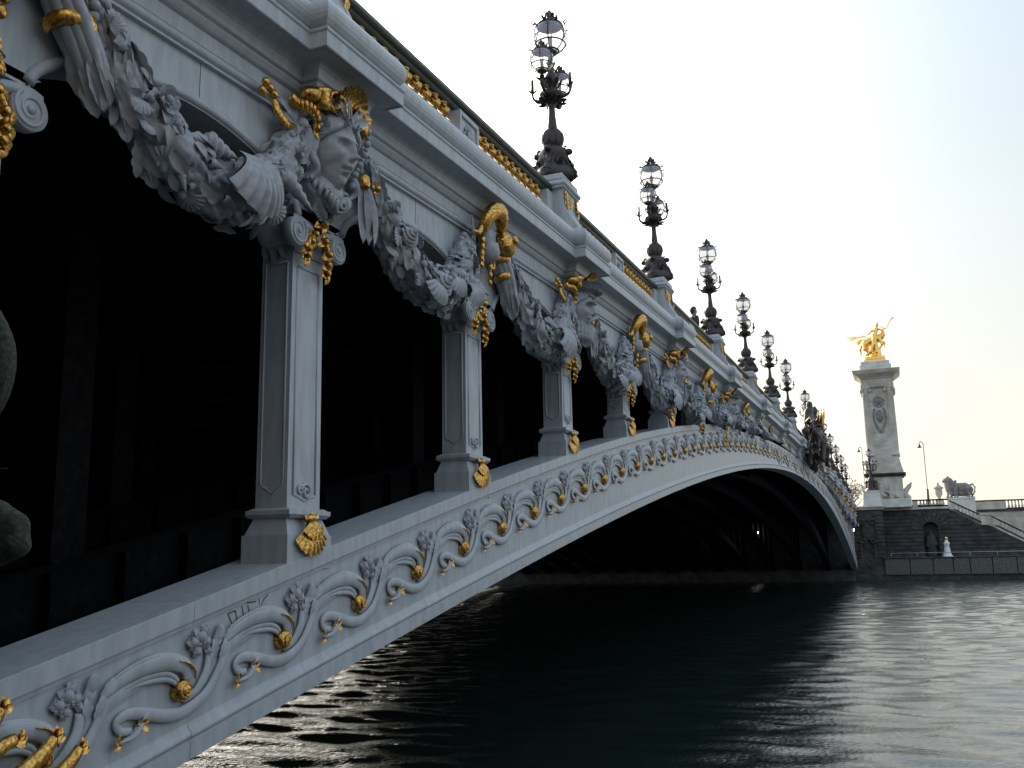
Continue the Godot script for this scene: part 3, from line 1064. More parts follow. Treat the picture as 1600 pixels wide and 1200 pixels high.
func swag_mesh(kind: int) -> Dictionary:
	var path := smooth_path([Vector3(0.06, -0.40, -0.50), Vector3(0.10, -0.70, -0.66), Vector3(0.13, -1.06, -0.90), Vector3(0.15, -1.34, -1.25), Vector3(0.16, -1.49, -1.70), Vector3(0.16, -1.48, -2.10), Vector3(0.15, -1.32, -2.45), Vector3(0.13, -1.08, -2.72), Vector3(0.09, -0.78, -2.92), Vector3(0.06, -0.58, -3.04)], 12)
	var n := path.size()
	var rad := []
	for i in n:
		var s := float(i) / (n - 1)
		rad.append(0.045 + 0.185 * pow(sin(PI * clampf(s * 0.96 + 0.03, 0, 1)), 0.85))
	var st := S()
	# lumpy core
	var rows := []
	var m := 64
	var sd := 3.0 + 20.0 * kind
	for i in n:
		var d: Vector3 = (path[mini(i + 1, n - 1)] - path[maxi(i - 1, 0)]).normalized()
		var sdv := d.cross(Vector3(1, 0, 0)).normalized()
		var row := PackedVector3Array()
		for k in m + 1:
			var a := TAU * (k % m) / m
			var dir := Vector3(1, 0, 0) * cos(a) * 0.85 + sdv * sin(a)
			var p: Vector3 = path[i] + dir * rad[i]
			var r: float = rad[i] * (0.80 + 0.55 * absf(lump(p, 2.6, sd)) + 0.36 * absf(lump(p, 6.5, sd + 9.0)) + 0.20 * absf(lump(p, 13.0, sd)))
			row.append(path[i] + dir * r)
		rows.append(row)
	grid(st, rows)
	# leaves lying along the flow, thick at the ends and around the shells
	var rg := RandomNumberGenerator.new()
	rg.seed = 50 + kind
	for k in 190:
		var i := rg.randi_range(4, n - 6)
		var s := float(i) / (n - 1)
		var d: Vector3 = (path[i + 1] - path[i - 1]).normalized()
		if s > 0.5:
			d = -d
		var sdv := d.cross(Vector3(1, 0, 0)).normalized()
		var a := rg.randf_range(-1.9, 1.9)
		var dir := Vector3(1, 0, 0) * cos(a) * 0.9 + sdv * sin(a)
		var o: Vector3 = path[i] + dir * rad[i] * rg.randf_range(1.0, 1.14)
		var td := (d + sdv * rg.randf_range(-0.7, 0.7) + dir * rg.randf_range(-0.12, 0.16) + Vector3(0, -0.25, 0)).normalized()
		leaf(st, aim(o, td, dir), rg.randf_range(0.10, 0.24), rg.randf_range(0.05, 0.11), rg.randf_range(-0.1, 0.7), rg.randi_range(0, 4), 6, rg.randf_range(0.2, 0.6))
	for k in 90:     # small fruit, whelks and buds
		var i := rg.randi_range(6, n - 7)
		var d: Vector3 = (path[i + 1] - path[i - 1]).normalized()
		var sdv := d.cross(Vector3(1, 0, 0)).normalized()
		var a := rg.randf_range(-1.7, 1.9)
		var dir := Vector3(1, 0, 0) * cos(a) * 0.9 + sdv * sin(a)
		var o: Vector3 = path[i] + dir * rad[i] * 1.0
		if k % 3 == 0:
			conch(st, aim(o, d + sdv * rg.randf_range(-1, 1) + dir * 0.1, dir), rg.randf_range(0.10, 0.17), rg.randf_range(0.04, 0.06), 4.0, 12, 9)
		elif k % 3 == 1:
			scallop(st, aim(o, Vector3(0.1, rg.randf_range(-1, 0.4), rg.randf_range(-1, 1)), dir), rg.randf_range(0.09, 0.14), 1.1, 7, 0.35, 0.05, 4)
		else:
			ball(st, o, Vector3.ONE * rg.randf_range(0.025, 0.045), 4)
	var out := {}
	out.body = done(st)
	var pts := {}
	out.scallop = []
	out.conch = []
	out.flower = []
	out.frond = []
	var place := func(s: float, a: float, lift: float) -> Array:
		var i := int(s * (n - 1))
		var d: Vector3 = (path[mini(i + 1, n - 1)] - path[maxi(i - 1, 0)]).normalized()
		var sdv := d.cross(Vector3(1, 0, 0)).normalized()
		var dir := Vector3(1, 0, 0) * cos(a) + sdv * sin(a)
		return [path[i] + dir * rad[i] * lift, dir, d, sdv]
	if kind == 0:
		for e in [[0.50, 0.9, 0.52, -0.30], [0.30, 0.2, 0.28, 0.4], [0.66, 0.2, 0.24, 0.2]]:
			var q: Array = place.call(e[0], -0.5, e[1])
			out.scallop.append([aim(q[0] + Vector3(0, 0.17, 0), Vector3(0.12, -1, e[3]), q[1]), e[2]])
		for e in [[0.50, -0.9, 0.34, 0.12, Vector3(0.3, -0.5, -0.6)], [0.70, -0.3, 0.42, 0.085, Vector3(0.2, -0.55, -0.75)], [0.40, -1.0, 0.30, 0.11, Vector3(0.4, -0.2, -0.8)], [0.64, -1.1, 0.30, 0.10, Vector3(0.25, -0.3, -0.9)]]:
			var q: Array = place.call(e[0], e[1], 0.95)
			out.conch.append([aim(q[0], e[4], Vector3(1, 0, 0)), e[2], e[3]])
		for e in [[0.28, -0.4, 0.12], [0.84, 0.2, 0.09]]:
			var q: Array = place.call(e[0], e[1], 1.0)
			out.flower.append([aim(q[0], q[3], q[1]), e[2]])
		for e in [[0.12, 0.2, 0.50, 0.13, Vector3(0.06, -1, -0.48)], [0.16, -0.7, 0.56, 0.12, Vector3(0.05, -0.85, -0.72)], [0.10, 1.2, 0.45, 0.12, Vector3(0.02, -1, -0.2)], [0.22, 1.0, 0.45, 0.15, Vector3(0.15, -1, -0.1)], [0.30, 1.3, 0.40, 0.16, Vector3(0.1, -1, -0.25)], [0.90, 0.3, 0.40, 0.11, Vector3(0.05, -0.9, 0.55)], [0.86, -0.4, 0.40, 0.12, Vector3(0.08, -0.8, 0.75)]]:
			var q: Array = place.call(e[0], e[1], 0.85)
			out.frond.append([aim(q[0], e[4], q[1]), e[2], e[3]])
	else:
		for e in [[0.66, 0.5, 0.30, -0.6], [0.42, 0.6, 0.30, 0.2], [0.52, -0.2, 0.26, -0.2]]:
			var q: Array = place.call(e[0], e[1], 1.0)
			out.scallop.append([aim(q[0] + Vector3(0, 0.10, 0), Vector3(0.15, -1, e[3]), q[1]), e[2]])
		for e in [[0.46, 0.1, 0.17, 0.15, Vector3(1, 0.25, 0.25)], [0.28, -0.3, 0.15, 0.12, Vector3(1, 0.3, 0.3)], [0.72, 0.5, 0.34, 0.10, Vector3(0.35, -0.3, -0.9)], [0.58, -0.9, 0.28, 0.10, Vector3(0.4, 0.1, -0.8)]]:
			var q: Array = place.call(e[0], e[1], 0.9)
			out.conch.append([aim(q[0], e[4], Vector3(0, 0.2, 1)), e[2], e[3]])
		for e in [[0.20, -0.2, 0.11], [0.36, 0.9, 0.12], [0.80, 0.3, 0.10]]:
			var q: Array = place.call(e[0], e[1], 1.0)
			out.flower.append([aim(q[0], q[3], q[1]), e[2]])
		for e in [[0.06, 0.2, 0.55, 0.14, Vector3(0.08, -1, -0.18)], [0.09, -0.5, 0.50, 0.12, Vector3(0.1, -0.95, -0.4)], [0.91, 0.1, 0.42, 0.12, Vector3(0.06, -1, 0.5)], [0.86, 0.9, 0.36, 0.11, Vector3(0.05, -1, 0.3)], [0.82, -0.6, 0.36, 0.12, Vector3(0.1, -0.7, 0.8)]]:
			var q: Array = place.call(e[0], e[1], 0.9)
			out.frond.append([aim(q[0], e[4], q[1]), e[2], e[3]])
	return out

func swags(B: Node3D):
	var kinds := [swag_mesh(0), swag_mesh(1)]
	var st := S()
	scallop(st, Transform3D.IDENTITY, 1.0, 1.0, 9, 0.42, 0.05, 12)
	var sc := done(st)
	st = S()
	conch(st, Transform3D.IDENTITY, 1.0, 0.34, 5.0, 34, 18)
	var co := done(st)
	st = S()
	rose(st, Transform3D.IDENTITY, 1.0)
	var ro := done(st)
	st = S()
	leaf(st, Transform3D.IDENTITY, 1.0, 0.30, 0.25, 5, 14, 0.45)
	leaf(st, Transform3D(Basis.from_euler(Vector3(0.10, 0.5, 0.18)), Vector3(0, 0.05, 0.02)), 0.85, 0.22, 0.35, 4, 12, 0.5)
	leaf(st, Transform3D(Basis.from_euler(Vector3(0.08, -0.6, -0.2)), Vector3(0, 0.03, 0.02)), 0.75, 0.20, 0.3, 4, 12, 0.5)
	tube(st, [Vector3(0, -0.02, 0), Vector3(0, 0.45, 0.02), Vector3(0, 0.8, -0.03)], [0.035, 0.03, 0.012], 6)
	var fr := done(st)
	for i in 29:
		var ta := post_t(i)
		var tm := (ta + post_t(i + 1)) / 2.0
		var kd: Dictionary = kinds[i % 2]
		var room := dk(tm) - fe(tm)
		if room < 0.55:
			continue
		var sy: float = clampf((room - 0.10) / 1.72, 0.3, 1.0)
		var len: float = (post_t(i + 1) - ta) / 3.6
		var y := dk(tm) - 0.40 + 0.40 * sy
		var b := Basis(Vector3(1, 0, 0), dslope(tm)) * Basis.from_scale(Vector3(lerpf(1.0, sy, 0.5), sy, len))
		var h := holder("garland", B, Transform3D(b, Vector3(0, y - 0.4 + 0.4 - dslope(tm) * 1.8, -ta)))
		put(kd.body, "leafy_swag", M.cast, h)
		for e in kd.scallop:
			put(sc, "scallop_shell", M.cast, h, scaled(e[0], Vector3.ONE * e[1]))
		for e in kd.conch:
			put(co, "spiral_shell", M.cast, h, scaled(e[0], Vector3(e[2] / 0.34, e[1], e[2] / 0.34)))
		for e in kd.flower:
			put(ro, "rose", M.cast, h, scaled(e[0], Vector3.ONE * e[1]))
		for e in kd.frond:
			put(fr, "hanging_leaf", M.cast, h, scaled(e[0], Vector3(e[2] / 0.30, e[1], e[1])))

func scaled(xf: Transform3D, s: Vector3) -> Transform3D:
	return Transform3D(xf.basis * Basis.from_scale(s), xf.origin)

# ---------------------------------------------------------------- masks and shell crests over the posts
# local axes: origin at the centre of the face, x out, y up, z towards the near end
func face(male: bool) -> ArrayMesh:
	var st := S()
	var bumps := [
		[0.33, 0.38, 0.075, 0.30, 0.030, true], [0.17, 0.40, 0.11, 0.21, -0.080, true], [0.135, 0.41, 0.062, 0.105, 0.058, true], [0.205, 0.42, 0.018, 0.17, 0.026, true], [0.078, 0.42, 0.018, 0.14, 0.018, true], [0.165, 0.16, 0.10, 0.07, -0.018, true],
		[0.24, 0.0, 0.16, 0.085, 0.036, false], [0.04, 0.0, 0.12, 0.085, 0.055, false], [-0.12, 0.0, 0.085, 0.105, 0.095, false], [-0.155, 0.13, 0.05, 0.065, 0.034, true], [-0.27, 0.0, 0.035, 0.06, -0.012, false], [-0.30, 0.0, 0.10, 0.28, 0.026, false],
		[-0.365, 0.07, 0.038, 0.12, 0.034, true], [-0.485, 0.0, 0.045, 0.17, 0.044, false], [-0.425, 0.0, 0.018, 0.20, -0.045, false], [-0.425, 0.25, 0.05, 0.05, -0.014, true], [-0.60, 0.0, 0.05, 0.18, -0.016, false], [-0.78, 0.0, 0.12, 0.19, 0.040, false],
		[-0.10, 0.55, 0.17, 0.20, 0.020, true], [-0.40, 0.62, 0.20, 0.16, -0.020, true]]
	if male:
		bumps += [[0.32, 0.30, 0.05, 0.26, 0.022, true], [0.60, 0.0, 0.03, 0.45, 0.008, false], [0.48, 0.0, 0.03, 0.40, 0.008, false], [-0.26, 0.30, 0.10, 0.10, -0.012, true]]
	var rows := []
	var nu := 84
	var nv := 96
	for i in nu + 1:
		var la := lerpf(-1.42, 1.40, float(i) / nu)
		var row := PackedVector3Array()
		for j in nv + 1:
			var lo := lerpf(-2.0, 2.0, float(j) / nv)
			var y := 0.41 * sin(la)
			var yy := y / 0.36
			var jaw := 1.0 - 0.34 * smoothstep(0.05, -1.1, yy)
			var z := 0.255 * cos(la) * sin(lo) * jaw
			var x := 0.26 * pow(cos(la), 0.8) * cos(lo) * (1.0 - 0.10 * smoothstep(0.0, -1.0, yy))
			var zz := z / 0.22
			if lo > -1.5 and lo < 1.5:
				var fr := smoothstep(1.5, 1.0, absf(lo))
				for b in bumps:
					var dy: float = (yy - b[0]) / b[2]
					if absf(dy) > 3.0:
						continue
					var dz: float = ((absf(zz) if b[5] else zz) - b[1]) / b[3]
					if absf(dz) > 3.0:
						continue
					x += b[4] * exp(-dy * dy - dz * dz) * fr
			row.append(Vector3(x, y, -z))
		rows.append(row)
	grid(st, rows)
	return done(st)

func head_pos(a: float, y: float, out := 0.0) -> Vector3:
	# point on the head: angle a from the front (towards the near end when positive)
	var c := sqrt(maxf(0.0, 1.0 - pow(y / 0.44, 2.0)))
	return Vector3((0.27 + out) * c * cos(a), y, (0.265 + out) * c * sin(a))

func mask_hair(male: bool) -> ArrayMesh:
	var st := S()
	var rg := RandomNumberGenerator.new()
	rg.seed = 91 if male else 90
	for sgn in [-1.0, 1.0]:
		# waves swept back from the parting
		for k in 6:
			var y := 0.36 - 0.03 * k
			lock_of_hair(st, [head_pos(0.04 * sgn, 0.375 - 0.014 * k, 0.0), head_pos((0.50 + 0.04 * k) * sgn, y + 0.0, 0.012), head_pos((0.95 + 0.05 * k) * sgn, y - 0.05 - 0.012 * k, 0.02), head_pos((1.35 + 0.04 * k) * sgn, y - 0.14 - 0.02 * k, 0.03), head_pos(1.62 * sgn, y - 0.26 - 0.02 * k, 0.045)], 0.030, 0.010)
		# side hair down past the cheek
		for k in 7:
			var a := 1.36 + 0.11 * k
			lock_of_hair(st, [head_pos(a * sgn, 0.12 - 0.02 * k, 0.03), head_pos((a + 0.02) * sgn, -0.06, 0.055), head_pos((a - 0.06) * sgn, -0.22, 0.10) + Vector3(0.02, 0, 0.01 * sgn), head_pos((a - 0.12) * sgn, -0.34, 0.22)], 0.042, 0.035)
		# curls gathered under the jaw
		for k in 8:
			var q := k / 7.0
			var c := Vector3(lerpf(-0.03, 0.17, sin(q * PI * 0.5)), lerpf(-0.20, -0.49, sqrt(q)), sgn * lerpf(0.29, 0.03, q))
			tube(st, spiral(c, 0.062, 1.5, Vector3(0.45, 0.0, 0.9 * sgn).normalized(), Vector3(0.1, 1, 0), 22, rg.randf() * 6.0, Vector3(0.05, 0, 0.02 * sgn)), taper(23, 0.024, 0.021, 0.010), 6)
			ball(st, c - Vector3(0.05, 0, 0.02 * sgn), Vector3(0.07, 0.07, 0.07), 5)
		for k in 5:
			lock_of_hair(st, [Vector3(-0.04, -0.16 - 0.05 * k, sgn * 0.29), Vector3(0.0, -0.32 - 0.04 * k, sgn * (0.27 - 0.03 * k)), Vector3(0.06, -0.46 - 0.03 * k, sgn * (0.20 - 0.035 * k)), Vector3(0.04, -0.58 - 0.012 * k, sgn * (0.13 - 0.025 * k))], 0.036, 0.03)
	if male:
		for k in 26:      # beard in long wavy tufts
			var q := (k % 13) / 12.0 * 2.0 - 1.0
			var deep := 0.0 if k < 13 else 0.05
			var z := q * 0.20
			lock_of_hair(st, [Vector3(0.27 - 0.16 * q * q + deep * 0.4, -0.20 - 0.04 * (1.0 - q * q) - deep, z), Vector3(0.30 - 0.15 * q * q, -0.34 - deep, z * 1.05 + 0.01), Vector3(0.27 - 0.12 * q * q, -0.46 - deep, z * 0.95), Vector3(0.20 - 0.08 * q * q, -0.58 - deep * 0.6 + 0.06 * q * q, z * 0.7)], 0.032, 0.028)
		for sgn in [-1.0, 1.0]:
			for k in 2:
				lock_of_hair(st, [Vector3(0.355, -0.115 - 0.012 * k, 0.01 * sgn), Vector3(0.345, -0.135 - 0.015 * k, 0.06 * sgn), Vector3(0.29, -0.20 - 0.02 * k, 0.125 * sgn), Vector3(0.25, -0.31, 0.15 * sgn)], 0.022, 0.012, 6)
			lock_of_hair(st, [Vector3(0.30, 0.115, 0.02 * sgn), Vector3(0.305, 0.135, 0.08 * sgn), Vector3(0.24, 0.12, 0.15 * sgn)], 0.018, 0.008, 6)
	# mass behind so that nothing shows through
	ball(st, Vector3(-0.06, 0.02, 0), Vector3(0.22, 0.42, 0.29), 12)
	ball(st, Vector3(0.0, -0.36, 0), Vector3(0.16, 0.18, 0.22), 10)
	return done(st)

func mask_wreath(male: bool) -> ArrayMesh:
	var st := S()
	if male:
		for k in 13:
			var a := (k / 12.0 * 2.0 - 1.0) * 1.5
			leaf(st, aim(head_pos(a, 0.27, 0.01), Vector3(0.42 * cos(a), 1, 0.42 * sin(a)), Vector3(cos(a), 0.3, sin(a))), 0.30 - 0.05 * absf(a), 0.20, -0.5, 3, 8, 0.35)
		for k in 9:
			var a := (k / 8.0 * 2.0 - 1.0) * 1.3
			leaf(st, aim(head_pos(a, 0.26, 0.03), Vector3(0.8 * cos(a), 0.75, 0.8 * sin(a)), Vector3(cos(a), 0.1, sin(a))), 0.20, 0.15, -0.6, 2, 6, 0.4)
		var band := []
		for k in 21:
			band.append(head_pos((k / 20.0 * 2.0 - 1.0) * 1.6, 0.255, 0.03))
		tube(st, band, 0.030, 7)
	else:
		for row in 2:
			for k in 11:
				var q := k / 10.0 * 2.0 - 1.0
				var a := q * 1.45
				var s := 1.0 if q >= 0 else -1.0
				leaf(st, aim(head_pos(a, 0.30 + 0.05 * row, 0.03), Vector3(0.25, 0.45 + 0.3 * row, 0) + Vector3(sin(a) * 0.9, 0, -cos(a) * 0.9) * -s * 0.8, Vector3(cos(a), 0.35, sin(a))), 0.21, 0.085, -0.15, 0, 7, 0.55)
		for q in [-0.25, 0.28]:
			rose(st, aim(head_pos(q, 0.265, 0.04), Vector3(0, 1, 0), Vector3(cos(q), 0, sin(q))), 0.05)
	return done(st)

func crest_meshes() -> Dictionary:
	# gilded scallop that crowns a mask, with a rolled scroll at either side
	var st := S()
	for e in [0.0, 0.02]:
		scallop(st, aim(Vector3(0.14 - e, -0.16, -0.03), Vector3(0.42, 0.88, -0.10), Vector3(-0.95, 0.35, 0.15)), 0.33, 1.35, 11, 0.34, 0.06, 12)
	for s in [-1.0, 1.0]:
		var c := Vector3(0.06, -0.06, s * 0.30)
		lathe(st, [Vector2(0, -0.10), Vector2(0.075, -0.10), Vector2(0.095, -0.085), Vector2(0.088, -0.03), Vector2(0.088, 0.04), Vector2(0.098, 0.085), Vector2(0.08, 0.10), Vector2(0, 0.10)], 20, Transform3D(Basis(Vector3(1, 0, 0), 0.25 * s), c), 14, 0.05)
		tube(st, spiral(c + Vector3(0.075, 0.0, -s * 0.10), 0.10, 1.6, Vector3(0.2, 0, -s).normalized(), Vector3(0, 1, 0), 26, 0.6), taper(27, 0.034, 0.028, 0.012), 7)
		tube(st, [c + Vector3(0.0, 0.0, s * 0.06), c + Vector3(-0.05, 0.0, s * 0.14), c + Vector3(-0.10, -0.02, s * 0.18)], [0.085, 0.075, 0.06], 10)
	var out := {}
	out.crest = done(st)
	# gilded ribbon and bow that ties a swag up beside a mask (near side of the mask)
	st = S()
	var rib := smooth_path([Vector3(0.10, -0.16, 0.36), Vector3(0.14, 0.05, 0.40), Vector3(0.13, 0.12, 0.52), Vector3(0.10, 0.10, 0.66), Vector3(0.08, 0.13, 0.72)], 6)
	tube(st, rib, taper(rib.size(), 0.035, 0.055, 0.03), 10, 0.45, Vector3(1, 0, 0))
	for k in range(2, rib.size() - 2, 2):
		ball(st, rib[k] + Vector3(0.02, 0.01, 0), Vector3(0.03, 0.048, 0.02), 5)
	var bow := smooth_path([Vector3(0.08, -0.09, 0.62), Vector3(0.12, -0.13, 0.74), Vector3(0.11, -0.08, 0.85), Vector3(0.08, 0.02, 0.90), Vector3(0.07, 0.06, 0.97)], 6)
	tube(st, bow, taper(bow.size(), 0.03, 0.05, 0.028), 8, 0.55, Vector3(1, 0, 0))
	for e in [Vector3(0.09, 0.10, 0.98), Vector3(0.07, 0.05, 1.05), Vector3(0.1, 0.06, 0.93), Vector3(0.08, 0.13, 1.03)]:
		ball(st, e, Vector3(0.035, 0.04, 0.04), 6)
	out.ribbon = done(st)
	st = S()
	for k in 3:
		leaf(st, aim(Vector3(0.06, 0.0 - 0.05 * k, 0.52), Vector3(0.15, 0.35 - 0.25 * k, 1), Vector3(1, 0, 0)), 0.34 - 0.04 * k, 0.10, 0.2, 0, 7, 0.5)
	ball(st, Vector3(0.08, 0.0, 0.50), Vector3(0.06, 0.06, 0.06), 6)
	for k in 4:
		leaf(st, aim(Vector3(0.10, 0.02, 0.46), Vector3(0.2, -1, 0.55 - 0.2 * k), Vector3(1, 0, 0.2)), 0.42, 0.12, 0.15, 0, 7, 0.6)
	out.plume = done(st)
	# far side of the mask: bead string and gilded buckle, leaves falling into the next swag
	st = S()
	for k in 12:
		var q := k / 11.0
		ball(st, Vector3(0.16 - 0.06 * q, 0.42 - 0.62 * q, -0.33 - 0.05 * sin(q * 5.0)), Vector3.ONE * (0.026 + 0.012 * (k % 2)), 5)
	for k in 3:
		leaf(st, aim(Vector3(0.10, -0.12, -0.42 - 0.05 * k), Vector3(0.12, -1, -0.12 - 0.10 * k), Vector3(1, 0, 0.35 - 0.3 * k)), 0.60, 0.17, 0.1, 0, 8, 0.55)
	out.beads = done(st)
	st = S()
	lathe(st, [Vector2(0.045, -0.06), Vector2(0.062, -0.03), Vector2(0.055, 0), Vector2(0.066, 0.03), Vector2(0.045, 0.06)], 12, Transform3D(Basis(Vector3(0, 0, 1), 0.3), Vector3(0.14, -0.12, -0.40)))
	out.buckle = done(st)
	st = S()
	ball(st, Vector3(0.07, -0.06, -0.74), Vector3(0.03, 0.035, 0.035), 5)
	for k in 6:
		var a := TAU * k / 6.0
		leaf(st, aim(Vector3(0.05, -0.06, -0.74), Vector3(0.4, sin(a), cos(a)), Vector3(1, 0, 0)), 0.09, 0.06, 0.6, 0, 4, 0.5)
	out.rosette = done(st)
	# crest over a plain post: ribbed croissant arch with a round boss at its far foot
	st = S()
	var arch := []
	var rad := []
	for k in 19:
		var a := -0.15 + k / 18.0 * 3.0
		arch.append(Vector3(0.16 + 0.10 * sin(a), 0.22 + 0.27 * sin(a) - 0.05, 0.02 + 0.24 * cos(a)))
		rad.append(0.05 + 0.055 * sin(PI * k / 18.0) + (0.010 if k % 2 == 0 else 0.0))
	tube(st, arch, rad, 14)
	tube(st, smooth_path([Vector3(0.14, 0.18, 0.28), Vector3(0.12, 0.08, 0.36), Vector3(0.08, 0.10, 0.46)], 5), taper(11, 0.05, 0.045, 0.02), 8)
	lathe(st, [Vector2(0.0, -0.12), Vector2(0.07, -0.11), Vector2(0.145, -0.05), Vector2(0.165, 0.02), Vector2(0.14, 0.09), Vector2(0.06, 0.125), Vector2(0.05, 0.14), Vector2(0.055, 0.165), Vector2(0.035, 0.185), Vector2(0.0, 0.19)], 30, Transform3D(Basis(Vector3(0, 0, 1), -PI / 2 + 0.25), Vector3(0.22, 0.10, -0.26)), 10, 0.12)
	out.croissant = done(st)
	st = S()      # gilded bands round the start of the next swag, and small drops
	for k in 2:
		var band := []
		for j in 13:
			var a := -1.9 + 3.8 * j / 12.0
			band.append(Vector3(0.08 + 0.15 * cos(a), -0.12 - 0.20 * k + 0.06 * cos(a), -0.36 - 0.12 * k + 0.155 * sin(a)))
		tube(st, band, taper(13, 0.020, 0.026, 0.020), 8, 2.3, Vector3(0, 1, 0.3))
	for e in [[0.27, -0.16, 0.12], [0.02, -0.26, 0.17], [0.24, 0.02, 0.14]]:
		for k in 3:
			ball(st, Vector3(0.14, e[1] - e[2] * k * 0.62, e[0] + 0.012 * k), Vector3(0.03, 0.06 - 0.008 * k, 0.034), 6)
		leaf(st, aim(Vector3(0.14, e[1] + 0.04, e[0]), Vector3(0.1, -1, 0.2), Vector3(1, 0, 0)), 0.16, 0.07, 0.3, 2, 5, 0.5)
	tube(st, spiral(Vector3(0.13, -0.22, -0.05), 0.085, 1.3, Vector3(0, 0, 1), Vector3(0, 1, 0), 20), taper(21, 0.03, 0.025, 0.015), 7)
	out.bands = done(st)
	st = S()      # grey parts: drape, shell heart, feathered leaves on the near side
	var dp := smooth_path([Vector3(0.10, 0.10, -0.26), Vector3(0.11, -0.08, -0.35), Vector3(0.12, -0.30, -0.48), Vector3(0.12, -0.52, -0.62), Vector3(0.10, -0.70, -0.72)], 5)
	for k in 9:      # gathered folds
		var a := TAU * k / 9.0
		var fold := []
		for i in dp.size():
			var s := float(i) / (dp.size() - 1)
			fold.append(dp[i] + Vector3(cos(a), 0.2 * sin(a), sin(a)) * (0.05 + 0.035 * sin(PI * s) + 0.012 * sin(k * 2.1 + s * 5.0)))
		tube(st, fold, taper(fold.size(), 0.045, 0.055, 0.03), 7)
	for k in 7:
		var a := -1.6 + 0.55 * k
		leaf(st, aim(dp[13 + k % 3] + Vector3(cos(a) * 0.09, 0, sin(a) * 0.1), Vector3(0.12 * cos(a), -1, -0.6 + 0.2 * sin(a)), Vector3(cos(a), 0.2, sin(a))), 0.34, 0.12, 0.2, 3, 8, 0.6)
	ball(st, Vector3(0.10, 0.12, 0.02), Vector3(0.10, 0.20, 0.17), 10)
	lathe(st, [Vector2(0.02, 0.12), Vector2(0.12, 0.08), Vector2(0.14, -0.04), Vector2(0.10, -0.12), Vector2(0.0, -0.16)], 14, Transform3D(Basis.IDENTITY, Vector3(0.14, -0.06, 0.05)))
	for k in 5:
		leaf(st, aim(Vector3(0.07, 0.02 - 0.035 * k, 0.32), Vector3(0.12, 0.55 - 0.30 * k, 1), Vector3(1, 0, 0)), 0.44 - 0.05 * k, 0.11, -0.25, 0, 8, 0.6)
	out.drape = done(st)
	return out

func masks(B: Node3D):
	var fm := [face(false), face(true)]
	var hm := [mask_hair(false), mask_hair(true)]
	var wm := [mask_wreath(false), mask_wreath(true)]
	var c := crest_meshes()
	var st := S()
	rose(st, Transform3D.IDENTITY, 0.10)
	var rs := done(st)
	for i in 30:
		var t := post_t(i)
		var room := dk(t) - fe(t)
		var sc: float = clampf(room / 1.28, 0.34, 1.0)
		var mask := (i % 2 == 1) if i < 15 else (i % 2 == 0)
		if mask:
			var male := (i % 4 == 3) if i < 15 else (i % 4 == 2)
			var k := 1 if male else 0
			var face_xf := Transform3D(Basis.from_euler(Vector3(0, -0.06, -0.12)).scaled(Vector3.ONE * sc * 0.97), Vector3(0.10 * sc + 0.04, dk(t) - 0.19 - 0.52 * sc, -t + 0.05))
			var h := holder("mask", B, face_xf)
			if i == 1:
				h.set_meta("label", "woman's mask with flowers at her temple, looking down")
			if i == 3:
				h.set_meta("label", "bearded man's mask under a tall leaf crown")
			if room > 0.75:
				put(fm[k], "face", M.cast, h)
				put(hm[k], "hair", M.cast, h)
				put(wm[k], "wreath", M.cast, h)
				if not male:
					for s in [-1.0, 1.0]:
						put(rs, "temple_flower", M.cast, h, aim(Vector3(0.10, 0.17, 0.27 * s), Vector3(0, 1, 0), Vector3(0.5, 0, s)))
				put(c.beads, "bead_string", M.cast, h)
				put(c.buckle, "gilded_buckle", M.gold, h)
				put(c.rosette, "gilded_rosette", M.gold, h)
			put(c.crest, "gilded_crest", M.gold, h, Transform3D(Basis.IDENTITY, Vector3(0.03, 0.47, 0)))
			if room > 0.75:
				put(c.plume, "plume", M.cast, h, Transform3D(Basis.IDENTITY, Vector3(-0.06, 0.13, -0.06)))
				put(c.ribbon, "gilded_ribbon", M.gold, h, Transform3D(Basis.IDENTITY, Vector3(-0.05, 0.15, -0.06)))
		else:
			var h := holder("shell_crest", B, Transform3D(Basis.from_scale(Vector3.ONE * sc), Vector3(0.03, dk(t) - 0.10 - 0.50 * sc, -t)))
			put(c.croissant, "gilded_arch", M.gold, h)
			put(c.bands, "gilded_bands", M.gold, h)
			put(c.drape, "drape", M.cast, h)

# ---------------------------------------------------------------- parapet with gilded balusters
func lamp_post_ids() -> Array:
	var r := []
	for i in 30:
		if ((i % 2 == 1) if i < 15 else (i % 2 == 0)):
			r.append(i)
	return r

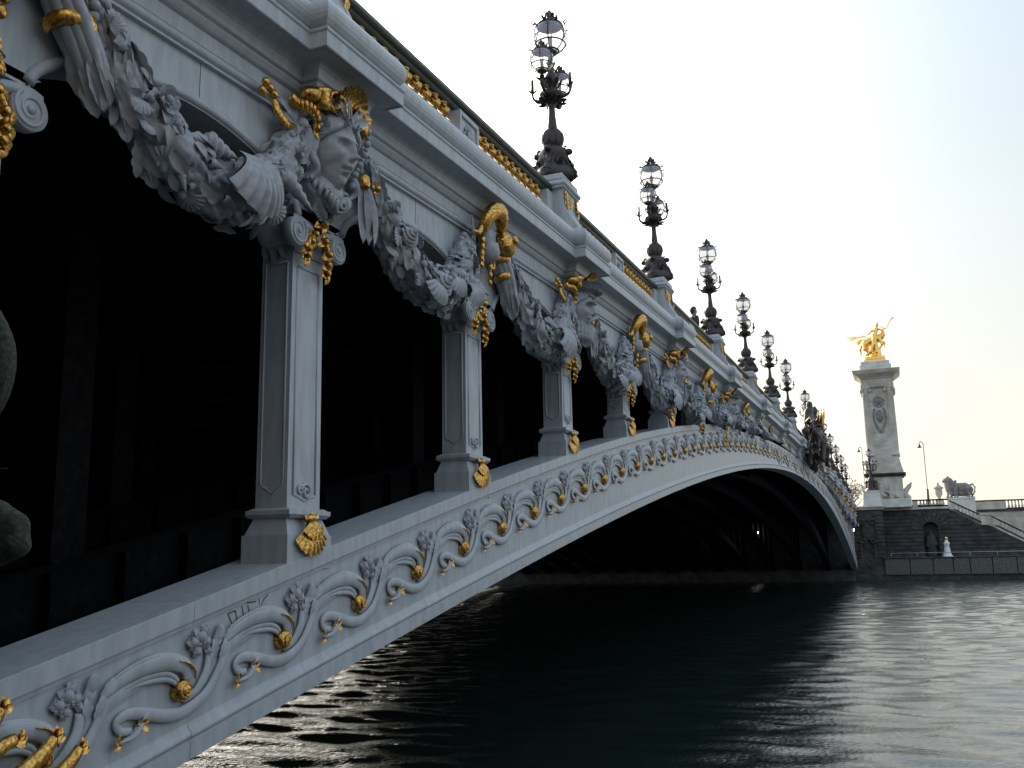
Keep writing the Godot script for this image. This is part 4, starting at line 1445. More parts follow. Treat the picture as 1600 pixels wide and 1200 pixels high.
func parapet():
	var A := thing("parapet", "grey parapet of gilded balusters under a heavy dark green handrail along the bridge's edge", "parapet")
	var base := func(t): return dk(t)
	var rail := [Vector2(-0.46, 1.18), Vector2(-0.24, 1.18), Vector2(-0.225, 1.19), Vector2(-0.22, 1.205), Vector2(-0.185, 1.215), Vector2(-0.165, 1.235), Vector2(-0.155, 1.26), Vector2(-0.12, 1.265), Vector2(-0.105, 1.275), Vector2(-0.095, 1.30), Vector2(-0.098, 1.335), Vector2(-0.115, 1.36), Vector2(-0.15, 1.378), Vector2(-0.44, 1.385), Vector2(-0.46, 1.365), Vector2(-0.46, 1.18)]
	var foot := [Vector2(-0.12, 0.512), Vector2(-0.12, 0.60), Vector2(-0.135, 0.615), Vector2(-0.34, 0.615), Vector2(-0.34, 0.512)]
	for i in 14:
		var a := lerpf(0.5, 2 * MID - 0.5, i / 14.0)
		var b := lerpf(0.5, 2 * MID - 0.5, (i + 1) / 14.0)
		var st := S()
		run(st, rail, a, b, base, 8)
		obj(st, "handrail", M.rail, A)
		st = S()
		run(st, foot, a, b, base, 8)
		obj(st, "bottom_rail", M.paint, A)
	# pedestal under each lamp, a console with curved cheeks
	var ped := S()
	var prof := smooth_path([Vector3(0.30, 0.50, 0), Vector3(0.27, 0.62, 0), Vector3(0.17, 0.78, 0), Vector3(0.085, 0.98, 0), Vector3(0.06, 1.16, 0), Vector3(0.075, 1.26, 0)], 4)
	var rows := []
	for p in prof:
		rows.append(PackedVector3Array([Vector3(-0.5, p.y, 0.33), Vector3(p.x, p.y, 0.33), Vector3(p.x, p.y, -0.33), Vector3(-0.5, p.y, -0.33)]))
	for k in rows.size() - 1:
		for j in 3:
			ped.set_smooth_group(j + 1)
			quad(ped, rows[k][j], rows[k + 1][j], rows[k + 1][j + 1], rows[k][j + 1])
	ped.set_smooth_group(0)
	for s in [-1.0, 1.0]:
		var e := []
		for p in prof:
			if p.y > 0.60 and p.y < 1.2:
				e.append(Vector3(p.x + 0.002, p.y, s * 0.24))
		tube(ped, e, 0.012, 5)
	box(ped, Vector3(-0.36, 0.51, 0.33), Vector3(-0.10, 1.20, 0.60), 0.012)
	box(ped, Vector3(-0.36, 0.51, -0.60), Vector3(-0.10, 1.20, -0.33), 0.012)
	var pm := done(ped)
	ped = S()
	box(ped, Vector3(-0.60, 1.27, -0.40), Vector3(0.10, 1.31, 0.40), 0.01)
	box(ped, Vector3(-0.62, 1.31, -0.43), Vector3(0.13, 1.39, 0.43), 0.02)
	box(ped, Vector3(-0.58, 1.39, -0.40), Vector3(0.09, 1.52, 0.40), 0.03)
	var pc := done(ped)
	var pgs := []
	for s in [-1.0, 1.0]:
		ped = S()
		for k in 3:
			leaf(ped, aim(Vector3(0.085 + 0.012 * k, 1.22 - 0.085 * k, s * 0.28), Vector3(0.2, -1, -s * 0.35), Vector3(1, 0, 0)), 0.17, 0.09, 0.3, 2, 5, 0.5)
			ball(ped, Vector3(0.085, 1.20 - 0.085 * k, s * 0.28), Vector3(0.025, 0.06, 0.025), 5)
		pgs.append(done(ped))
	ped = S()
	leaf(ped, aim(Vector3(0.09, 1.22, 0), Vector3(0.05, -1, 0), Vector3(1, 0.2, 0)), 0.24, 0.12, 0.2, 3, 6, 0.5)
	pgs.append(done(ped))
	# plain pier with a carved panel between lamps
	ped = S()
	box(ped, Vector3(-0.36, 0.51, -0.29), Vector3(-0.125, 1.185, 0.29), 0.008)
	for e in [[-0.29, -0.24], [0.24, 0.29]]:
		box(ped, Vector3(-0.126, 0.60, e[0]), Vector3(-0.095, 1.185, e[1]), 0.006)
	box(ped, Vector3(-0.126, 1.12, -0.24), Vector3(-0.096, 1.185, 0.24), 0.006)
	box(ped, Vector3(-0.126, 0.60, -0.24), Vector3(-0.096, 0.66, 0.24), 0.006)
	var pn := done(ped)
	ped = S()
	for k in 9:
		var a := TAU * k / 9.0
		leaf(ped, aim(Vector3(-0.12, 0.92, 0), Vector3(0.15, sin(a), cos(a)), Vector3(1, 0, 0)), 0.17, 0.09, 0.2, 2, 5, 0.5)
	ball(ped, Vector3(-0.11, 0.92, 0), Vector3(0.03, 0.05, 0.05), 6)
	var pr := done(ped)
	var taken := []
	for i in 30:
		var t := post_t(i)
		var h: Node3D
		if i in lamp_post_ids():
			h = holder("lamp_pedestal", A, Transform3D(Basis.IDENTITY, Vector3(0, dk(t), -t)))
			put(pm, "console", M.paint, h)
			put(pc, "cap", M.paint, h)
			for pg in pgs:
				put(pg, "gilded_leaf", M.gold, h)
			taken.append([t - 0.66, t + 0.66])
		elif i < 15:
			h = holder("panel_pier", A, Transform3D(Basis.IDENTITY, Vector3(0, dk(t), -t)))
			put(pn, "pier", M.paint, h)
			put(pr, "carved_panel", M.cast, h)
			taken.append([t - 0.36, t + 0.36])
	# balusters
	var st := S()
	var bx := Transform3D(Basis(Vector3(1, 0, 0), PI / 2), Vector3(-0.205, 1.075, -0.05))
	lathe(st, [Vector2(0.0, 0.0), Vector2(0.078, 0.0), Vector2(0.082, 0.012), Vector2(0.07, 0.03), Vector2(0.07, 0.07), Vector2(0.082, 0.088), Vector2(0.078, 0.10), Vector2(0.0, 0.10)], 14, bx)
	for s in [-1.0, 1.0]:
		tube(st, spiral(Vector3(-0.205, 1.075, s * 0.055), 0.07, 1.6, Vector3(1, 0, 0), Vector3(0, 1, 0), 16), taper(17, 0.016, 0.014, 0.012), 5)
	leaf(st, aim(Vector3(-0.18, 1.02, 0), Vector3(0.35, -1, 0), Vector3(1, 0.3, 0)), 0.19, 0.10, -0.5, 3, 6, 0.5)
	ball(st, Vector3(-0.20, 1.16, 0), Vector3(0.06, 0.025, 0.07), 5)
	var gold := done(st)
	st = S()
	box(st, Vector3(-0.27, 0.61, -0.075), Vector3(-0.14, 0.66, 0.075), 0.008)
	lathe(st, [Vector2(0.045, 0.66), Vector2(0.06, 0.70), Vector2(0.068, 0.76), Vector2(0.055, 0.84), Vector2(0.036, 0.92), Vector2(0.032, 1.02), Vector2(0.05, 1.05)], 10, at3(-0.205, 0, 0))
	var vase := done(st)
	var far := S()
	var made := 0
	var t := 5.0
	while t < 2 * MID - 5.0:
		t += 0.25
		var ok := true
		for e in taken:
			if t > e[0] - 0.05 and t < e[1] + 0.05:
				ok = false
		if not ok:
			continue
		var xf := Transform3D(Basis.IDENTITY, Vector3(0, dk(t), -t))
		if t < 52.0:
			var h := holder("baluster", A, xf)
			put(vase, "stem", M.paint, h)
			put(gold, "gilded_scroll", M.gold, h)
			made += 1
		else:
			far.append_from(gold, 0, xf)
	var fo := MeshInstance3D.new()
	fo.mesh = far.commit()
	fo.material_override = M.gold
	fo.name = "distant_balusters"
	fo.set_meta("kind", "stuff")
	A.add_child(fo)

# ---------------------------------------------------------------- candelabra lamps
# lantern parts about its own centre, radius r
func lantern(parent: Node, o: Vector3, r: float, ribs := 6):
	var h := holder("lantern", parent, Transform3D(Basis.IDENTITY.scaled(Vector3.ONE * r), o))
	put(LM.globe, "globe", M.glass, h)
	put(LM.cage, "cage", M.bronze, h)
	put(LM.cap, "cap", M.bronze, h)
	put(LM.burner, "burner", M.pale, h)

var LM := {}

func lantern_meshes():
	var st := S()
	var prof := []
	for k in 13:
		var a := -1.25 + 2.5 * k / 12.0
		prof.append(Vector2(cos(a), sin(a) * 1.06))
	lathe(st, prof, 24)
	LM.globe = done(st)
	st = S()
	for k in 6:
		var a := TAU * k / 6.0 + 0.3
		var d := Vector3(cos(a), 0, sin(a))
		var p := []
		for j in 11:
			var b := -1.30 + 2.45 * j / 10.0
			p.append(d * (cos(b) * 1.04) + Vector3(0, sin(b) * 1.10, 0))
		tube(st, p, 0.034, 5)
		# outer hoop with thorn
		var q := smooth_path([d * 0.85 + Vector3(0, 0.74, 0), d * 1.08 + Vector3(0, 0.50, 0), d * 1.20 + Vector3(0, 0.10, 0), d * 1.12 + Vector3(0, -0.25, 0), d * 0.92 + Vector3(0, -0.52, 0), d * 0.74 + Vector3(0, -0.74, 0)], 4)
		tube(st, q, 0.028, 5)
		tube(st, [d * 1.0 + Vector3(0, 0.60, 0), d * 1.18 + Vector3(0, 0.70, 0), d * 1.26 + Vector3(0, 0.80, 0)], [0.05, 0.035, 0.01], 5)
	for y in [-0.52, -0.92]:
		var ring_ := []
		var rr := 0.93 if y > -0.6 else 0.50
		for k in 25:
			var a := TAU * k / 24.0
			ring_.append(Vector3(cos(a) * rr, y, sin(a) * rr))
		tube(st, ring_, 0.045 if y > -0.6 else 0.06, 5)
	lathe(st, [Vector2(0.0, -1.38), Vector2(0.14, -1.36), Vector2(0.12, -1.22), Vector2(0.34, -1.14), Vector2(0.46, -1.02), Vector2(0.40, -0.94), Vector2(0.0, -0.92)], 14)
	LM.cage = done(st)
	st = S()
	lathe(st, [Vector2(0.76, 0.66), Vector2(0.82, 0.70), Vector2(0.78, 0.78), Vector2(0.70, 0.84), Vector2(0.60, 0.90), Vector2(0.44, 1.0), Vector2(0.38, 1.04), Vector2(0.36, 1.14), Vector2(0.42, 1.18), Vector2(0.36, 1.24), Vector2(0.30, 1.36), Vector2(0.20, 1.52), Vector2(0.12, 1.68), Vector2(0.0, 1.82)], 18)
	for k in 8:
		var a := TAU * k / 8.0
		var d := Vector3(cos(a), 0, sin(a))
		leaf(st, aim(d * 0.34 + Vector3(0, 1.12, 0), d * 0.45 + Vector3(0, 1, 0), d), 0.34, 0.24, -0.4, 0, 4, 0.3)
		leaf(st, aim(d * 0.86 + Vector3(0, 0.62, 0), d * 0.7 + Vector3(0, 1, 0), d), 0.26, 0.20, -0.5, 0, 4, 0.3)
	LM.cap = done(st)
	st = S()
	lathe(st, [Vector2(0.0, -0.95), Vector2(0.12, -0.92), Vector2(0.10, -0.5), Vector2(0.16, -0.42), Vector2(0.16, -0.1), Vector2(0.05, 0.05), Vector2(0.0, 0.06)], 10)
	LM.burner = done(st)

func lamp_base() -> SurfaceTool:
	var st := S()
	# bell with four scrolled feet
	var rows := []
	var prof := [Vector2(0.28, 0.0), Vector2(0.325, 0.03), Vector2(0.345, 0.10), Vector2(0.325, 0.18), Vector2(0.28, 0.24), Vector2(0.235, 0.29), Vector2(0.215, 0.34), Vector2(0.23, 0.40), Vector2(0.255, 0.46), Vector2(0.25, 0.52), Vector2(0.22, 0.57), Vector2(0.165, 0.60), Vector2(0.15, 0.62)]
	for p in prof:
		var row := PackedVector3Array()
		for k in 49:
			var a := TAU * (k % 48) / 48.0
			var r: float = p.x * (1.0 + 0.10 * pow(absf(cos(2.0 * a)), 3.0) * (1.0 - p.y / 0.8) - 0.10 * pow(absf(sin(2.0 * a)), 2.0))
			row.append(Vector3(cos(a) * r, p.y, sin(a) * r))
		rows.append(row)
	grid(st, rows, true)
	for k in 4:
		var a := TAU * k / 4.0
		var d := Vector3(cos(a), 0, sin(a))
		var foot := smooth_path([d * 0.20 + Vector3(0, 0.46, 0), d * 0.25 + Vector3(0, 0.34, 0), d * 0.30 + Vector3(0, 0.20, 0), d * 0.34 + Vector3(0, 0.10, 0)], 4)
		tube(st, foot, taper(foot.size(), 0.045, 0.05, 0.085), 8)
		for k2 in 3:
			leaf(st, aim(d * (0.25 + 0.03 * k2) + Vector3(0, 0.36 - 0.10 * k2, 0), d * 0.9 + Vector3(0, -0.7, 0), d + Vector3(0, 1, 0)), 0.2, 0.16, 0.5, 3, 6, 0.4)
		ball(st, d * 0.335 + Vector3(0, 0.085, 0), Vector3(0.075, 0.085, 0.075), 7)
		ball(st, d * 0.275 + Vector3(0, 0.50, 0), Vector3(0.07, 0.055, 0.07), 6)
		var e := Vector3(cos(a + PI / 4), 0, sin(a + PI / 4))
		ball(st, e * 0.21 + Vector3(0, 0.30, 0), Vector3(0.08, 0.10, 0.08), 7)
		rose(st, aim(e * 0.275 + Vector3(0, 0.29, 0), Vector3(0, 1, 0), e), 0.07)
		for s in [-1.0, 1.0]:
			tube(st, spiral(e * 0.245 + Vector3(0, 0.14, 0) + d.cross(Vector3.UP) * 0.02 * s, 0.075, 1.3, e.cross(Vector3.UP) * s, Vector3(0, 1, 0), 16), taper(17, 0.03, 0.024, 0.012), 5)
		leaf(st, aim(d * 0.19 + Vector3(0, 0.60, 0), d * 1.0 + Vector3(0, -0.3, 0), Vector3(0, 1, 0)), 0.13, 0.12, 0.5, 2, 5, 0.3)
	return st

func make_lamp(label: String, at: Vector3) -> Node3D:
	var L := thing("candelabra_lamp", label, "street lamp", at, "bronze candelabra lamps along the parapet")
	var st := lamp_base()
	obj(st, "base", M.bronze, L)
	st = S()
	lathe(st, [Vector2(0.12, 0.60), Vector2(0.155, 0.64), Vector2(0.172, 0.72), Vector2(0.178, 0.80), Vector2(0.155, 0.88), Vector2(0.11, 0.93), Vector2(0.085, 0.95)], 20, Transform3D.IDENTITY, 10, 0.05)
	for k in 10:
		var a := TAU * k / 10.0
		var d := Vector3(cos(a), 0, sin(a))
		leaf(st, aim(d * 0.165 + Vector3(0, 0.66, 0), Vector3(0, 1, 0) + d * 0.15, d), 0.24, 0.09, 0.25, 0, 5, 0.4)
	obj(st, "baluster_bulb", M.bronze, L)
	st = S()
	lathe(st, [Vector2(0.088, 0.94), Vector2(0.076, 1.05), Vector2(0.06, 1.20), Vector2(0.053, 1.34), Vector2(0.075, 1.37), Vector2(0.05, 1.40)], 14)
	obj(st, "stem", M.bronze, L)
	st = S()
	lathe(st, [Vector2(0.05, 1.36), Vector2(0.09, 1.40), Vector2(0.15, 1.47), Vector2(0.215, 1.54), Vector2(0.20, 1.58), Vector2(0.13, 1.60), Vector2(0.09, 1.66), Vector2(0.10, 1.74), Vector2(0.125, 1.80), Vector2(0.10, 1.90), Vector2(0.06, 1.96), Vector2(0.055, 2.08), Vector2(0.085, 2.13), Vector2(0.05, 2.18), Vector2(0.04, 2.26)], 16)
	for k in 9:
		var a := TAU * k / 9.0
		var d := Vector3(cos(a), 0, sin(a))
		leaf(st, aim(d * 0.06 + Vector3(0, 1.40, 0), d + Vector3(0, 0.6, 0), Vector3(0, -1, 0) + d), 0.25, 0.13, -0.5, 2, 6, 0.4)
		leaf(st, aim(d * 0.18 + Vector3(0, 1.52, 0), d * 0.5 + Vector3(0, -1, 0), d), 0.12, 0.07, 0.5, 0, 4, 0.4)
		leaf(st, aim(d * 0.09 + Vector3(0, 1.66, 0), d * 0.5 + Vector3(0, 1, 0), d), 0.2, 0.09, -0.3, 0, 5, 0.4)
	obj(st, "crown", M.bronze, L)
	for s in [-1.0, 1.0]:
		# arms that carry the small lanterns along the bridge
		st = S()
		var arm := smooth_path([Vector3(0, 1.58, s * 0.08), Vector3(0, 1.50, s * 0.24), Vector3(0, 1.50, s * 0.38), Vector3(0, 1.58, s * 0.45), Vector3(0, 1.70, s * 0.45)], 5)
		tube(st, arm, taper(arm.size(), 0.04, 0.03, 0.045), 7)
		tube(st, spiral(Vector3(0, 1.66, s * 0.27), 0.09, 1.3, Vector3(0, 0, s), Vector3(0, -1, 0), 18), taper(19, 0.024, 0.02, 0.012), 5)
		for k in 5:
			var a := TAU * k / 5.0
			leaf(st, aim(Vector3(0, 1.62, s * 0.45), Vector3(cos(a), 0.7, sin(a)), Vector3(cos(a), -1, sin(a))), 0.13, 0.07, -0.4, 0, 4, 0.4)
		obj(st, "lantern_arm", M.bronze, L)
		lantern(L, Vector3(0, 1.98, s * 0.45), 0.20)
		# thin branches with candle spikes across the bridge
		st = S()
		var br := smooth_path([Vector3(s * 0.08, 1.58, 0), Vector3(s * 0.20, 1.50, 0), Vector3(s * 0.31, 1.54, 0), Vector3(s * 0.345, 1.66, 0), Vector3(s * 0.34, 1.72, 0)], 5)
		tube(st, br, taper(br.size(), 0.03, 0.022, 0.018), 6)
		tube(st, [Vector3(s * 0.34, 1.70, 0), Vector3(s * 0.335, 1.90, 0)], [0.030, 0.024], 7)
		for e in [-1.0, 1.0]:
			tube(st, [Vector3(s * 0.335, 1.66, 0), Vector3(s * (0.335 + 0.05 * e), 1.70, 0.02 * e), Vector3(s * (0.335 + 0.075 * e), 1.75, 0.03 * e)], [0.02, 0.016, 0.006], 5)
		obj(st, "branch", M.bronze, L)
	lantern(L, Vector3(0, 2.62, 0), 0.285)
	return L

func lamps():
	lantern_meshes()
	var ids := lamp_post_ids()
	var words := ["first", "second", "third", "fourth", "fifth", "sixth", "seventh"]
	var first: Node3D = null
	for k in ids.size():
		var i: int = ids[k]
		var t := post_t(i)
		if k == 0:
			continue       # the one over the first mask stands above the picture
		var p := Vector3(-0.20, dk(t) + 1.52, -t)
		var lab: String
		if k == 1:
			lab = "largest bronze candelabra lamp, nearest on the parapet, three caged glass globes"
		elif k < 7:
			lab = "bronze candelabra lamp on the parapet, %s from the near end, short of the dark figures" % words[k - 1]
		else:
			lab = "small far bronze candelabra lamp on the parapet, %s beyond the dark figures" % words[k - 7]
		if first == null:
			first = make_lamp(lab, p)
		else:
			var c: Node3D = first.duplicate()
			c.name = numbered("candelabra_lamp")
			add_child(c)
			c.position = p
			c.set_meta("label", lab)

# ---------------------------------------------------------------- figures
func bone(a: Vector3, b: Vector3, ra: float, rb := -1.0) -> Array:
	return [a, b, ra, ra if rb < 0 else rb]

func small_things():
	# bronze nymphs at the crown of the arch
	var N := thing("bronze_figures", "dark bronze group of reclining figures and shield over the middle of the arch", "sculpture", Vector3(0.12, dk(MID), -MID))
	var st := S()
	var b := []
	for s in [-1.0, 1.0]:
		b += [bone(Vector3(0.45, 1.15, s * 1.3), Vector3(0.55, 1.75, s * 1.55), 0.30, 0.34), bone(Vector3(0.55, 1.75, s * 1.55), Vector3(0.62, 2.05, s * 1.60), 0.20, 0.12), bone(Vector3(0.66, 2.22, s * 1.62), Vector3(0.68, 2.32, s * 1.62), 0.17, 0.16),
			bone(Vector3(0.45, 1.1, s * 1.3), Vector3(0.85, 0.95, s * 0.75), 0.30, 0.22), bone(Vector3(0.85, 0.95, s * 0.75), Vector3(0.80, 0.25, s * 0.95), 0.20, 0.13), bone(Vector3(0.80, 0.25, s * 0.95), Vector3(0.95, 0.10, s * 0.85), 0.12, 0.07),
			bone(Vector3(0.45, 1.0, s * 1.4), Vector3(0.95, 0.55, s * 1.5), 0.28, 0.20), bone(Vector3(0.95, 0.55, s * 1.5), Vector3(0.90, -0.35, s * 1.7), 0.19, 0.11), bone(Vector3(0.90, -0.35, s * 1.7), Vector3(1.02, -0.5, s * 1.7), 0.10, 0.07),
			bone(Vector3(0.60, 1.85, s * 1.40), Vector3(0.80, 1.55, s * 1.0), 0.13, 0.11), bone(Vector3(0.80, 1.55, s * 1.0), Vector3(0.75, 1.75, s * 0.6), 0.10, 0.07),
			bone(Vector3(0.55, 1.85, s * 1.75), Vector3(0.70, 1.5, s * 2.2), 0.13, 0.11), bone(Vector3(0.70, 1.5, s * 2.2), Vector3(0.9, 1.75, s * 2.5), 0.10, 0.07),
			bone(Vector3(0.25, 0.9, s * 1.3), Vector3(0.25, 0.7, s * 3.2), 0.25, 0.16), bone(Vector3(0.25, 0.7, s * 2.2), Vector3(0.3, 0.0, s * 3.9), 0.2, 0.12), bone(Vector3(0.2, 0.2, s * 1.2), Vector3(0.25, -0.6, s * 2.0), 0.22, 0.14)]
	for s in [1.0, -1.0]:      # drapery, garland and a second pair of children further along the parapet
		b += [bone(Vector3(0.35, 1.4, s * 2.3), Vector3(0.35, 0.9, s * 4.3), 0.26, 0.2), bone(Vector3(0.45, 1.3, s * 3.4), Vector3(0.5, 2.0, s * 3.3), 0.26, 0.24), bone(Vector3(0.55, 2.35, s * 3.2), Vector3(0.56, 2.45, s * 3.2), 0.17, 0.16), bone(Vector3(0.5, 1.95, s * 3.3), Vector3(0.8, 2.3, s * 2.9), 0.10, 0.08), bone(Vector3(0.5, 1.9, s * 3.4), Vector3(0.7, 1.5, s * 3.9), 0.11, 0.08), bone(Vector3(0.5, 1.2, s * 3.4), Vector3(0.9, 0.7, s * 3.2), 0.2, 0.14), bone(Vector3(0.9, 0.7, s * 3.2), Vector3(0.85, 0.1, s * 3.4), 0.13, 0.09)]
	b += [bone(Vector3(0.3, 0.1, 0), Vector3(0.4, 1.6, 0), 0.55, 0.45), bone(Vector3(0.3, 0.2, 0), Vector3(0.3, -0.6, 0), 0.45, 0.22)]
	flesh(st, b, 0.07, 0.10)
	obj(st, "figures", M.bronze, N)
	st = S()
	ball(st, Vector3(0.66, 0.75, 0), Vector3(0.20, 0.62, 0.50), 12)
	for k in 12:
		var a := TAU * k / 12.0
		leaf(st, aim(Vector3(0.66, 0.75 + sin(a) * 0.66, cos(a) * 0.5), Vector3(0.5, sin(a), cos(a)), Vector3(1, 0, 0)), 0.30, 0.22, 0.6, 2, 5, 0.4)
	obj(st, "shield", M.bronze, N)
	for e in [[-0.95, 2.3], [0.9, 2.0]]:
		st = S()
		tube(st, [Vector3(0.85, 1.6, e[0] * 0.6), Vector3(0.95, e[1], e[0]), Vector3(1.0, e[1] + 0.35, e[0] * 1.1)], [0.09, 0.08, 0.03], 7)
		for k in 5:
			leaf(st, aim(Vector3(0.95, e[1] - 0.1 + 0.12 * k, e[0] * (1.0 + 0.03 * k)), Vector3(0.5, 0.6, (k % 2) * 2.0 - 1.0), Vector3(1, 0, 0)), 0.30, 0.14, 0.3, 0, 5, 0.4)
		obj(st, "gilded_branch", M.gold, N)
	for e in [0.5, -0.5]:
		st = S()
		leaf(st, aim(Vector3(0.65, -0.55, 0.1 * e), Vector3(0.5, -0.6, e), Vector3(1, 0, 0)), 0.6, 0.3, 0.3, 3, 6, 0.4)
		obj(st, "gilded_leaf", M.gold, N)
	st = S()
	var rg := RandomNumberGenerator.new()
	rg.seed = 77
	for k in 260:
		var q := rg.randf_range(-1.0, 1.0)
		var ang := rg.randf_range(-1.2, 1.7)
		var o := Vector3(0.32 + 0.42 * cos(ang) * (1.0 - 0.5 * q * q), 0.75 + (1.25 - 0.6 * q * q) * sin(ang) * rg.randf_range(0.7, 1.05), q * 4.2)
		leaf(st, aim(o, Vector3(rg.randf_range(0.0, 0.9), rg.randf_range(-0.9, 1.1), rg.randf_range(-1, 1)), Vector3(1, 0.3, 0)), rg.randf_range(0.25, 0.55), rg.randf_range(0.12, 0.24), rg.randf_range(-0.4, 0.7), 3, 5, 0.45)
	obj(st, "reeds", M.bronze, N)
	person_at(Vector3(-0.66, dk(28.3) + 0.66, -28.3))

func person_at(o: Vector3):
	var P := thing("person", "person in a dark coat standing at the parapet between two lamps", "person", o)
	P.rotation.y = 2.2
	var st := S()
	var b := [bone(Vector3(0, 0.95, 0), Vector3(0, 1.12, 0), 0.15, 0.14), bone(Vector3(0, 1.12, 0), Vector3(0, 1.36, 0), 0.145, 0.16), bone(Vector3(-0.15, 1.43, 0), Vector3(0.15, 1.43, 0), 0.075), bone(Vector3(0, 1.44, 0), Vector3(0, 1.56, 0.01), 0.062, 0.055)]
	for s in [-1.0, 1.0]:
		b += [bone(Vector3(s * 0.19, 1.42, 0), Vector3(s * 0.25, 1.14, -0.03), 0.062, 0.05), bone(Vector3(s * 0.25, 1.14, -0.03), Vector3(s * 0.24, 0.90, 0.06), 0.048, 0.036),
			bone(Vector3(s * 0.09, 0.95, 0), Vector3(s * 0.10, 0.50, 0.02), 0.10, 0.07), bone(Vector3(s * 0.10, 0.50, 0.02), Vector3(s * 0.10, 0.09, -0.01), 0.066, 0.045), bone(Vector3(s * 0.10, 0.05, -0.03), Vector3(s * 0.11, 0.035, 0.15), 0.045, 0.035)]
	flesh(st, b, 0.018, 0.035)
	obj(st, "body", M.coat, P)
	st = S()
	var hb := [bone(Vector3(0, 1.56, 0.0), Vector3(0, 1.60, 0.02), 0.052), bone(Vector3(0, 1.64, 0.025), Vector3(0, 1.70, 0.0), 0.068, 0.088), bone(Vector3(0, 1.60, 0.055), Vector3(0, 1.64, 0.055), 0.035, 0.045), bone(Vector3(0, 1.675, 0.092), Vector3(0, 1.645, 0.112), 0.010, 0.015), bone(Vector3(-0.02, 1.618, 0.088), Vector3(0.02, 1.618, 0.088), 0.009)]
	for s in [-1.0, 1.0]:
		hb += [bone(Vector3(s * 0.083, 1.69, 0.0), Vector3(s * 0.086, 1.645, 0.005), 0.016, 0.011), bone(Vector3(s * 0.032, 1.685, 0.078), Vector3(s * 0.034, 1.685, 0.080), 0.016)]
	flesh(st, hb, 0.006, 0.012)
	obj(st, "head", M.skin, P)
	st = S()
	for s in [-1.0, 1.0]:
		var w := Vector3(s * 0.24, 0.885, 0.065)
		var q := [bone(w, w + Vector3(0, -0.075, 0.015), 0.026, 0.034)]
		for f in 4:
			var k := w + Vector3(0, -0.085, 0.045 - 0.02 * f)
			var l := 0.036 - 0.005 * absf(f - 1.4)
			q += [bone(k, k + Vector3(-s * 0.008, -l, 0), 0.009), bone(k + Vector3(-s * 0.008, -l, 0), k + Vector3(-s * 0.024, -l * 1.8, 0), 0.0085, 0.007)]
		q += [bone(w + Vector3(-s * 0.012, -0.03, 0.035), w + Vector3(-s * 0.03, -0.07, 0.06), 0.012, 0.009)]
		flesh(st, q, 0.005, 0.006)
	obj(st, "hands", M.skin, P)
	st = S()
	flesh(st, [bone(Vector3(0, 1.70, -0.025), Vector3(0, 1.735, 0.0), 0.092, 0.085), bone(Vector3(0, 1.66, -0.05), Vector3(0, 1.60, -0.05), 0.07, 0.045)], 0.008, 0.02)
	obj(st, "hair", M.hair, P)
	st = S()
	for s in [-1.0, 1.0]:
		ball(st, Vector3(s * 0.033, 1.686, 0.089), Vector3(0.011, 0.007, 0.008), 5)
	obj(st, "eyes", M.joint, P)

# ---------------------------------------------------------------- near and far banks
func far_bank():
	var st := S()
	quad(st, Vector3(-400, 8.0, -116), Vector3(-400, 8.0, -900), Vector3(9.3, 8.0, -900), Vector3(9.3, 8.0, -116))
	quad(st, Vector3(9.3, 7.35, -122.2), Vector3(9.3, 7.35, -900), Vector3(400, 7.35, -900), Vector3(400, 7.35, -122.2))
	var g := obj(st, "esplanade", M.stone, self)
	g.set_meta("kind", "structure")
	st = S()
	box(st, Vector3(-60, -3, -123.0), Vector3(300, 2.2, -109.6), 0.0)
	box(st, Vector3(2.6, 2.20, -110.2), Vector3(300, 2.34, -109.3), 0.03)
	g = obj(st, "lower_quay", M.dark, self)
	g.set_meta("kind", "structure")
	# blocks of the embankment face
	var rg := RandomNumberGenerator.new()
	rg.seed = 4
	var x := 2.7
	while x < 40.0:
		var w := rg.randf_range(1.2, 2.6)
		st = S()
		box(st, Vector3(x, 0.55, -109.62), Vector3(x + w - 0.08, 2.17, -109.36 + rg.randf_range(-0.03, 0.03)), 0.03)
		obj(st, "stone_block", M.moss, g)
		x += w
	# stone abutment under the far end of the bridge
	var A := thing("far_abutment", "dark stone abutment in shadow under the far end of the bridge", "abutment")
	st = S()
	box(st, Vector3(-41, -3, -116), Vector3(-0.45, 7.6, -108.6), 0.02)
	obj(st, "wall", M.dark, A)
	st = S()
	box(st, Vector3(-41, -1, -108.6), Vector3(-0.3, 1.1, -107.2), 0.03)
	obj(st, "footing", M.dark, A)
	quay_wall()
	pylon()
	stairs()
	small_far()
	near_end()

